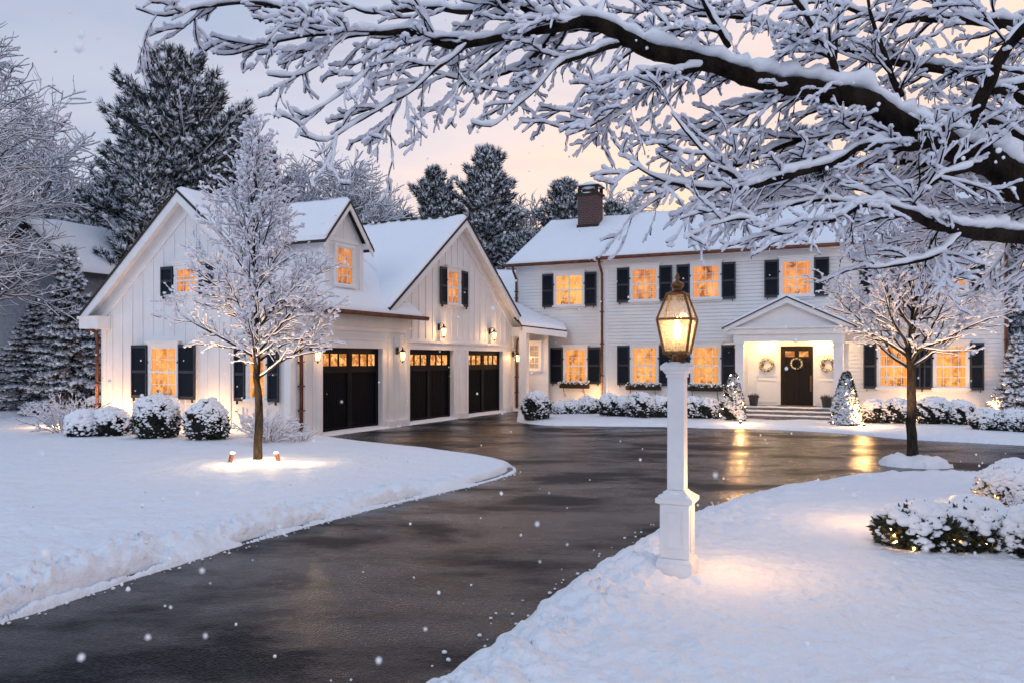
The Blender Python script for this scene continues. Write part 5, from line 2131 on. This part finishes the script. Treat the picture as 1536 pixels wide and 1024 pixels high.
# ---- conifers
def conifer(name, X, Y, H, Rm, seed, label, cat='pine', nb=150, tuft=.34, droop=-.10, shape='pine', leafm='pine', z0=.12, group='dark snowy pines behind the houses', snow_sz=1.0, blade=13):
    rg = np.random.default_rng(seed)
    t = thing(name, (X, Y, 0), 0, label, cat, group)
    tr = path(np.array([0, 0, -.3]), np.array([0, 0, 1.]), H * .98, 12, .012, np.array([0, 0, .02]), rg)
    tubes = [(tr, np.linspace(H * .018, .02, 13))]
    PT, DT_, shoots = [], [], []
    for i in range(nb):
        f = z0 + (1 - z0) * (i / nb) ** .92
        x = min(f * 12, 11.99)
        k = int(x)
        p = tr[k] + (tr[k + 1] - tr[k]) * (x - k)
        if shape == 'pine':
            pr = np.interp(f, [z0, .3, .55, .8, .93, 1], [.85, 1.0, .90, .60, .36, .06])
            el = np.interp(f, [z0, .6, 1], [-4, 16, 55])
            cluster = rg.choice([rg.uniform(.45, .8), rg.uniform(.85, 1.2)])
        else:
            pr = (1 - f) / (1 - z0) * .98 + .03
            el = np.interp(f, [z0, .7, 1], [-14, -4, 30])
            cluster = rg.uniform(.82, 1.05)
        l = Rm * pr * cluster
        a = i * 2.399 + rg.uniform(-.5, .5)
        e = R(el + rg.uniform(-9, 9))
        d = np.array([math.cos(a) * math.cos(e), math.sin(a) * math.cos(e), math.sin(e)])
        q = path(p, d, l, 6, .05, np.array([0, 0, .05 if shape == 'pine' else .02]), rg)
        tubes.append((q, np.linspace(.012 + l * .010, .008, 7)))
        side = norm(np.cross(d, [0, 0, 1.]))
        n = int(l / tuft * 4.2) + 3
        for j in range(n):
            g_ = .22 + .78 * (j + rg.random()) / n
            y = g_ * 5.99
            kk = int(y)
            c = q[kk] + (q[kk + 1] - q[kk]) * (y - kk)
            wdt = l * .40 * (1.12 - g_) * rg.uniform(-1, 1)
            c = c + side * wdt + d * abs(wdt) * .4 + np.array([0, 0, rg.uniform(-.05, .16) * (1 if shape == 'pine' else .3) + (0 if shape == 'pine' else -abs(wdt) * .25)])
            PT.append(c)
            b0 = q[kk] + (q[kk + 1] - q[kk]) * (y - kk)
            e_ = c + norm(d * .9 + side * np.sign(wdt) * .6 + np.array([0, 0, .45 if shape == 'pine' else -.1])) * tuft * .55
            shoots.append((np.array([b0 * .6 + c * .4, c + [0, 0, -.03], e_]), np.array([.02, .016, .012]) * tuft * 2))
            DT_.append(norm(d * .9 + side * np.sign(wdt) * .6 + np.array([0, 0, .45 if shape == 'pine' else -.1])))
    V, Q, T = batch_tubes(tubes, 5)
    np_mesh('trunk', V, Q, T, 'bark', t)
    PT, DT_ = np.array(PT), np.array(DT_)
    n = len(PT)
    rep = blade
    P1 = np.repeat(PT, rep, 0) + rg.normal(size=(n * rep, 3)) * tuft * .12
    D1_ = np.repeat(DT_, rep, 0) + rg.normal(size=(n * rep, 3)) * .45
    D1_ /= np.linalg.norm(D1_, axis=1, keepdims=True)
    V, T = blades(P1, D1_, rg.uniform(.5, 1.1, n * rep) * tuft, np.full(n * rep, tuft * .17), rg)
    cr_o = np_mesh('crown', V, None, T, leafm, t, False)
    sel = rg.random(n) < .25
    Vq, Qq, Tq = batch_tubes([sh for sh in shoots if rg.random() < .85] + tubes[1:], 5, snow=lambda r_: tuft * .155 * snow_sz + r_ * .5, rng=rg, vj=.3)
    c = PT[sel] + DT_[sel] * tuft * .38 + [0, 0, tuft * .10]
    s = tuft * rg.uniform(.10, .34, len(c)) * snow_sz
    Vs, Ts = lumps(c, np.stack([s, s * rg.uniform(.6, 1.2, len(c)), s * rg.uniform(.4, .8, len(c))], 1), rg, 1, .4)
    # narrow frosted needles on top of each tuft
    P2 = np.repeat(PT, 8, 0) + [0, 0, tuft * .1]
    D2 = np.repeat(DT_, 8, 0) + rg.normal(size=(n * 8, 3)) * .5 + [0, 0, .35]
    D2 /= np.linalg.norm(D2, axis=1, keepdims=True)
    V2, T2_ = blades(P2, D2, rg.uniform(.5, 1.1, n * 8) * tuft, np.full(n * 8, tuft * .17), rg)
    np_mesh('snow', np.concatenate([Vs, V2, Vq]), Qq + len(Vs) + len(V2), np.concatenate([Ts, T2_ + len(Vs), Tq + len(Vs) + len(V2)]), 'snowfar', cr_o, False)
    print(name, n)
    return t


gp = 'dark snowy pines behind the houses'
pa = conifer('pine_tree', *pxy(285, 38)[:2], 16.5, 5.0, 301, 'largest dark pine, behind the left gable of the garage', nb=260, tuft=.46)
pb = conifer('pine_tree', *pxy(725, 50)[:2], 15.6, 3.4, 302, 'tall pine behind the gap between garage and house, right of the pair', nb=170, tuft=.46)
dup(pb, pxy(655, 51), 2.0, (.92, .92, .93), 'pine left of the taller one behind the front gable')
dup(pb, pxy(850, 50), 4.0, (.95, .95, .86), 'pine directly behind and left of the brick chimney')
dup(pb, pxy(785, 47), 5.5, (.9, .9, .62), 'low snowy pine filling the gap between the pine pair and the chimney')
dup(pb, pxy(560, 57), 5.0, (1.1, 1.1, .80), 'low pine behind the bare frosted trees left of the pine pair')
dup(pb, pxy(920, 52), 1.1, (.8, .8, .80), 'dark pine behind and right of the brick chimney')
dup(pa, pxy(200, 47), 2.4, (.92, .92, .92), 'pine left of the largest one, above the neighbouring roof')
dup(pa, pxy(380, 42), 1.4, (.66, .66, .82), 'narrow pine right of the largest one, behind the young tree')
dup(pb, pxy(1210, 46), 3.0, (1.1, 1.1, 1.0), 'dark pine behind the house roof above the porch')
dup(pa, pxy(1420, 44), .5, (.95, .95, .92), 'dark pine behind the right half of the house, hidden by snowy branches')
fz = conifer('pine_tree', *pxy(214, 33)[:2], 10.6, 2.1, 305, 'pale pine loaded with snow standing before the largest dark pine', nb=120, tuft=.36, snow_sz=1.3)
sp = conifer('spruce_tree', *pxy(112, 27)[:2], 6.1, 1.75, 303, 'small dark spruce with snow-edged boughs at the left corner of the garage', 'spruce', nb=150, tuft=.24, shape='spruce', leafm='fir', z0=.05, group='small firs beside the buildings', snow_sz=1.3)
dup(sp, pxy(40, 29), 2.0, (1.0, 1.0, .72), 'lower snowy spruce left of the dark one at the left edge')
fx = hw(6.1, -1.2)
fir = conifer('fir_tree', fx[0], fx[1], 3.0, .95, 304, 'small fir lit from below at the right corner of the house', 'fir', nb=110, tuft=.15, shape='spruce', leafm='fir', z0=.04, group='small firs beside the buildings', snow_sz=1.6)

# dense far woods at the horizon, one mass
rg = np.random.default_rng(88)
PTS = []
for i in range(150):
    a = rg.uniform(-1.15, 1.15)
    d_ = rg.uniform(58, 80)
    cx0, cy0 = math.sin(a) * d_, math.cos(a) * d_
    hh = rg.uniform(5.5, 9.5)
    n = 420
    u_ = rg.random(n) ** .7
    an = rg.uniform(0, 6.283, n)
    rr = (1 - u_) ** .6 * 3.0 * rg.uniform(.3, 1, n)
    PTS.append(np.stack([cx0 + np.cos(an) * rr, cy0 + np.sin(an) * rr, .3 + u_ * hh], 1))
PTS = np.concatenate(PTS)
D = rg.normal(size=PTS.shape) + [0, 0, .5]
D /= np.linalg.norm(D, axis=1, keepdims=True)
h_ = len(PTS) // 2
V, T = blades(PTS[:h_ * 2], D[:h_ * 2], rg.uniform(.5, 1.3, h_ * 2), np.full(h_ * 2, .22), rg)
o = np_mesh('far_woods', V, None, T, 'pine', None, False)
o.data.materials.append(M['snowfar'])
mi = (np.random.default_rng(2).random(len(T)) < .62).astype(np.int32)
o.data.polygons.foreach_set('material_index', mi)
tag(o, 'dense snowy woods closing the view far behind the houses', 'woods', kind='stuff')

# ================================================================ THE BIG TREE OVER THE FRAME
S = 1.0
limbs = [
    # (pixel x, pixel y, distance, bark width in photo pixels)
    [(1640, 350, 6.3, 66), (1590, 318, 6.1, 54), (1536, 276, 5.95, 46), (1495, 248, 5.85, 43), (1454, 234, 5.8, 38), (1401, 206, 5.7, 34), (1349, 180, 5.65, 33), (1297, 154, 5.6, 31), (1209, 133, 5.55, 27), (1105, 110, 5.5, 25), (1040, 92, 5.5, 24), (973, 76, 5.45, 23), (920, 48, 5.4, 21), (880, 34, 5.4, 19), (837, 38, 5.35, 13), (800, 22, 5.3, 10), (763, -2, 5.3, 8), (720, -40, 5.2, 7)],
    [(870, 34, 5.4, 13), (810, 46, 5.3, 12), (752, 57, 5.25, 11), (675, 70, 5.2, 10), (620, 47, 5.15, 9), (570, 51, 5.1, 7), (505, 51, 5.05, 6.5), (471, 31, 5.0, 6), (400, 6, 5.0, 5), (316, 9, 4.95, 4), (248, 24, 4.9, 3), (205, 12, 4.9, 2)],
    [(505, 51, 5.05, 4), (451, 57, 5.1, 3.5), (400, 66, 5.2, 3), (352, 82, 5.25, 2.4), (325, 84, 5.3, 1.6)],
    [(560, 52, 5.1, 4), (510, 62, 5.0, 3.5), (478, 98, 4.9, 3), (440, 116, 4.85, 2.4), (402, 112, 4.8, 1.8)],
    [(698, 72, 5.2, 6), (660, 100, 5.1, 5), (620, 135, 5.05, 4.2), (575, 160, 5, 3.6), (534, 184, 4.95, 3), (490, 212, 4.9, 2.4), (450, 203, 4.85, 1.8)],
    [(640, 118, 5.1, 3), (600, 150, 5.1, 2.8), (585, 190, 5.1, 2.2), (588, 230, 5.1, 1.6)],
    [(610, 60, 5.1, 4), (570, 90, 5.0, 3.2), (535, 122, 4.9, 2.6), (500, 150, 4.85, 2.2), (465, 172, 4.8, 1.6)],
    [(775, 54, 5.3, 5), (720, 100, 5.35, 4), (680, 140, 5.4, 3), (655, 170, 5.4, 2)],
    [(939, 66, 5.45, 8), (900, 76, 5.4, 7), (837, 98, 5.3, 6), (803, 136, 5.2, 4.6), (763, 168, 5.1, 3.2), (735, 190, 5.05, 2.6), (708, 186, 5.0, 1.8)],
    [(1057, 103, 5.5, 8), (1000, 112, 5.4, 7), (949, 118, 5.3, 6), (925, 160, 5.25, 4), (885, 190, 5.2, 3), (850, 205, 5.2, 2)],
    [(960, 115, 5.3, 5), (890, 130, 5.35, 4.5), (860, 160, 5.4, 3.5), (856, 200, 5.4, 2)],
    [(1000, 113, 5.4, 4), (960, 150, 5.5, 3.5), (925, 175, 5.5, 2.5), (900, 190, 5.5, 1.8)],
    [(1395, 214, 5.75, 14), (1370, 221, 5.7, 13), (1297, 222, 5.6, 11), (1244, 248, 5.5, 10), (1167, 268, 5.4, 9), (1119, 283, 5.35, 7), (1035, 280, 5.25, 5), (985, 268, 5.2, 3.5), (945, 245, 5.15, 2)],
    [(1119, 281, 5.35, 6), (1052, 227, 5.2, 4), (1008, 170, 5.1, 2.4)],
    [(1300, 190, 5.7, 12), (1276, 202, 5.8, 10), (1192, 214, 5.9, 8), (1122, 244, 6.0, 5), (1060, 262, 6.0, 4), (985, 300, 6.0, 2.5), (950, 325, 6, 1.6)],
    [(1240, 150, 5.6, 11), (1170, 140, 5.75, 10), (1120, 165, 5.9, 6), (1060, 195, 6.0, 4), (1000, 210, 6.0, 2.4), (950, 200, 6, 1.6)],
    [(1640, 362, 6.2, 30), (1536, 356, 5.9, 22), (1440, 346, 5.6, 17), (1349, 318, 5.4, 12), (1297, 308, 5.3, 9), (1251, 331, 5.2, 6), (1180, 352, 5.15, 4), (1120, 330, 5.1, 3), (1050, 342, 5.1, 2)],
    [(1349, 318, 5.4, 8), (1375, 298, 5.45, 8), (1405, 268, 5.5, 8), (1454, 256, 5.55, 6)],
    [(1440, 350, 5.6, 8), (1400, 385, 5.5, 5), (1340, 400, 5.4, 3.4), (1290, 402, 5.4, 2)],
    [(1300, 308, 5.3, 5), (1230, 300, 5.5, 4), (1150, 315, 5.6, 3), (1075, 310, 5.7, 2)],
    [(1478, 236, 5.8, 22), (1472, 205, 5.75, 21), (1462, 165, 5.7, 20), (1480, 128, 5.65, 19), (1505, 84, 5.6, 18), (1545, 30, 5.5, 17), (1620, -70, 5.4, 14)],
    [(1263, 135, 5.6, 12), (1244, 80, 5.5, 10), (1209, 24, 5.4, 8), (1170, -25, 5.3, 7)],
    [(1255, 90, 5.55, 5), (1258, 40, 5.6, 4), (1278, -10, 5.7, 3)],
    [(1094, 70, 5.5, 9), (1070, 31, 5.4, 7), (1048, -15, 5.3, 5)],
    [(895, 34, 5.4, 9), (905, 0, 5.5, 7), (930, -40, 5.6, 5)],
    [(1010, 50, 5.5, 7), (975, 5, 5.7, 5), (950, -40, 5.8, 3)],
    [(1352, 145, 6.0, 10), (1331, 94, 6.1, 8), (1314, 50, 6.2, 6), (1300, -10, 6.3, 4)],
    [(1600, 115, 5.6, 16), (1536, 129, 5.6, 12), (1482, 141, 5.7, 9)],
    # deeper boughs of the same crown
    [(1640, 200, 6.9, 16), (1540, 150, 6.9, 13), (1430, 110, 6.8, 11), (1320, 90, 6.7, 10), (1220, 60, 6.6, 7), (1120, 30, 6.5, 5), (1040, 25, 6.4, 3)],
    [(1640, 60, 6.6, 18), (1540, 40, 6.6, 14), (1430, 30, 6.5, 10), (1330, 30, 6.4, 7), (1240, 5, 6.3, 4), (1160, 10, 6.3, 2.5)],
    [(1560, 300, 6.6, 14), (1480, 290, 6.8, 11), (1400, 250, 7.0, 8), (1310, 250, 7.0, 6), (1220, 290, 7.0, 4), (1130, 300, 7.0, 2.5), (1060, 330, 7, 1.6)],
    [(1560, 220, 6.4, 12), (1500, 190, 6.5, 10), (1420, 170, 6.6, 8), (1360, 190, 6.7, 5), (1290, 180, 6.7, 3), (1230, 200, 6.8, 2)],
    [(760, 0, 5.3, 8), (700, 20, 5.5, 7), (640, 12, 5.6, 6), (560, 20, 5.7, 4), (500, 5, 5.8, 3), (430, 35, 5.8, 2)],
    [(1560, 330, 6.3, 10), (1500, 330, 6.4, 8), (1440, 320, 6.6, 5), (1380, 350, 6.7, 3), (1320, 370, 6.7, 2)],
    [(840, 38, 5.35, 8), (800, 85, 5.6, 6), (760, 110, 5.7, 4), (700, 120, 5.8, 3), (650, 110, 5.8, 2)],
]
BT = np.array([4.75, 6.55])
big = thing('snowy_tree', (BT[0], BT[1], 0), 0, 'large dark-barked tree with snow-heavy limbs arching over the whole driveway', 'tree')
off3 = np.array([BT[0], BT[1], 0])
rg = np.random.default_rng(400)


def resample(pts, rad, st):
    # Catmull-Rom
    P_ = [pts[0] * 2 - pts[1]] + list(pts) + [pts[-1] * 2 - pts[-2]]
    o_, r_ = [], []
    for i in range(1, len(P_) - 2):
        a, b, c, d = P_[i - 1], P_[i], P_[i + 1], P_[i + 2]
        n = max(2, int(np.linalg.norm(c - b) / st))
        for k in range(n):
            t = k / n
            o_.append(.5 * ((2 * b) + (-a + c) * t + (2 * a - 5 * b + 4 * c - d) * t * t + (-a + 3 * b - 3 * c + d) * t ** 3))
            r_.append(rad[i - 1] + (rad[i] - rad[i - 1]) * t)
    o_.append(pts[-1])
    r_.append(rad[-1])
    return np.array(o_), np.array(r_)


thick, thin, out = [], [], []
trunk = np.array([[.25, .1, -.3], [.2, .05, .3], [.1, 0, 1.2], [.0, -.1, 2.0], [-.05, -.2, 2.6], [-.35, -.35, 2.86]])
tp, trd = resample(trunk, np.array([.36, .30, .25, .22, .18, .15]), .1)
trunk2 = np.array([[.0, -.1, 2.0], [.25, -.05, 2.9], [.3, .0, 3.9], [.1, .1, 5.0], [.0, .2, 6.2]])
tp2, trd2 = resample(trunk2, np.array([.2, .17, .13, .09, .03]), .15)
PP = dict(max=3, dens=[6.2, 8.5, 9.5], f0=[.02, .10, .12], ang=[.72, .62, .6], bias=np.array([0, 0, -.03]), len=[.62, .26, .12], seg=[0, 12, 8, 5], wob=.10,
          trop=np.array([0, 0, -.02]), rmin=.0048, rk=[.5, .62, .65], flat=.38)
PP['dens'] = [5.0, 9.5, 11]
PP['len'] = [.62, .30, .13]
for li, lb in enumerate(limbs):
    pts = np.array([at(a, b_, d) for a, b_, d, _ in lb]) - off3
    rad = np.array([w_ / F * d / 2 for _, _, d, w_ in lb])
    p_, r_ = resample(pts, rad, .05)
    # knobbly natural wobble for slender limbs
    wob = np.stack([(vn(np.arange(len(p_)) * .33, np.full(len(p_), li * 3.1 + k), 60 + k) - .5) for k in range(3)], 1)
    p_ = p_ + wob * np.clip(r_[:, None] * 1.2, .012, .03)
    r_ = r_ * (1 + .14 * (vn(np.arange(len(p_)) * .6, np.full(len(p_), li * 1.7), 70) - .5))
    thick.append((p_, r_))
    # side shoots
    Ls = float(np.sum(np.linalg.norm(np.diff(p_, axis=0), axis=1)))
    n = int(Ls * 9.0)
    for c in range(n):
        f = (c + rg.random()) / n
        x = f * (len(p_) - 1)
        i = min(int(x), len(p_) - 2)
        if r_[i] > .05 and rg.random() < .35:
            continue
        if lb[0][0] < 1000 and rg.random() < .30:
            continue
        p = p_[i] + (p_[i + 1] - p_[i]) * (x - i)
        tdir = norm(p_[i + 1] - p_[i])
        az = rg.normal(size=3) * np.array([1, 1, .75])
        side = norm(np.cross(tdir, az))
        a = rg.uniform(.45, 1.05)
        d = norm(tdir * math.cos(a) + side * math.sin(a) + np.array([-.12, -.05, -.10 if r_[i] < .03 else .02]))
        if r_[i] > .035:
            d[1] = abs(d[1]) + .15
            if d[2] < 0 and rg.random() < .5:
                d[2] = -d[2]
            d = norm(d)
        l = (rg.uniform(.26, .70) if r_[i] > .013 else rg.uniform(.16, .46)) * (1.05 - .40 * f)
        if lb[0][0] > 1300 or lb[0][0] == 870:
            l *= 1.1
        q = path(p, d, l, 14, .085, np.array([-.004, 0, -.022]), rg)
        r0 = max(.0045, min(.012, r_[i] * .45))
        sub = []
        grow(sub, q, r0, .003, 1, PP, rg)
        out += sub
print('big tree twigs', len(out))
# keep twigs from falling right in front of the lens
out = [(p, r, l) for p, r, l in out if p[-1][1] + BT[1] > 3.6 and p[-1][0] + BT[0] > -2.38]
V, Q, T = batch_tubes([(tp, trd), (tp2, trd2)], 14)
np_mesh('trunk', V, Q, T, 'bark', big)
V, Q, T = batch_tubes(thick, 16, vj=.09)
lo = np_mesh('limbs', V, Q, T, 'bark', big)
V, Q, T = batch_tubes([(p, r) for p, r, l in out], 4)
two = np_mesh('twigs', V, Q, T, 'bark', big)


def sn_limb(r_):
    return .016 + np.clip(r_, 0, .013) * 1.1 + np.clip(r_ - .013, 0, .2) * .62


V, Q, T = batch_tubes([(p, r) for p, r in thick], 10, snow=sn_limb, rng=np.random.default_rng(12), vj=.12)
np_mesh('limb_snow', V, Q, T, 'snow', lo)
V, Q, T = batch_tubes([(p, r) for p, r, l in out], 6, snow=lambda r_: .0138 + r_ * .8, rng=np.random.default_rng(13), vj=.2)
np_mesh('twig_snow', V, Q, T, 'snowt', two)
# a few dead leaves still hanging
for i, (px, py, d, lab) in enumerate(((1290, 240, 5.45, 'brown withered leaf hanging under the thick limb'), (1427, 402, 5.4, 'dark withered leaf hanging low near the top right window'))):
    c = at(px, py, d)
    t = thing('withered_leaf', tuple(c), i, lab, 'leaf')
    b = MB()
    for a, l in ((-.7, .05), (-.3, .07), (0, .08), (.35, .065), (.75, .045)):
        dx_, dz_ = math.sin(a) * l, -math.cos(a) * l
        b.add([(0, 0, .02), (dx_ * .5 - .009, .006, dz_ * .5), (dx_, .0, dz_), (dx_ * .5 + .009, -.006, dz_ * .5)], [(0, 1, 2, 3)])
    b.tube([(0, 0, .015), (.003, 0, .05)], .0015, 4)
    b.build('blade', 'deadleaf', t)

# ================================================================ FALLING SNOW
rg = np.random.default_rng(55)
FP, FS = [], []
for i in range(520):
    Y = rg.uniform(2.6, 17)
    FP.append(((rg.uniform(-.75, .75)) * Y, Y, rg.uniform(.2, 2 + Y * .45)))
    FS.append(rg.uniform(.004, .0095) * (1 + Y * .04))
for i in range(70):
    Y = rg.uniform(.75, 2.2)
    FP.append(((rg.uniform(-.66, .66)) * Y, Y, EYE + rg.uniform(-.42, .46) * Y))
    FS.append(rg.uniform(.0016, .0034))
for px, py, Y, s in ((122, 52, .95, .0032), (119, 72, .9, .0042), (244, 82, 1.0, .0026), (68, 830, .7, .0030), (122, 985, .8, .0026), (568, 990, .85, .0026), (222, 955, .9, .0024), (296, 740, .9, .0022),
                     (1073, 712, .9, .0020), (806, 785, 1.1, .0024), (1388, 822, .9, .0026), (308, 953, .9, .0018), (148, 57, 1.2, .002), (105, 18, 1.2, .002), (152, 102, 1.2, .002), (63, 680, 1.0, .002), (1280, 742, 1.0, .002)):
    FP.append(tuple(at(px, py, Y)))
    FS.append(s * 1.35)
V, T = lumps(np.array(FP), np.array(FS)[:, None] * [[1, 1, 1.15]], rg, 1, .15)
o = np_mesh('falling_snow', V, None, T, 'flake')
tag(o, 'snowflakes drifting through the air across the whole view', 'snowflakes', kind='stuff')
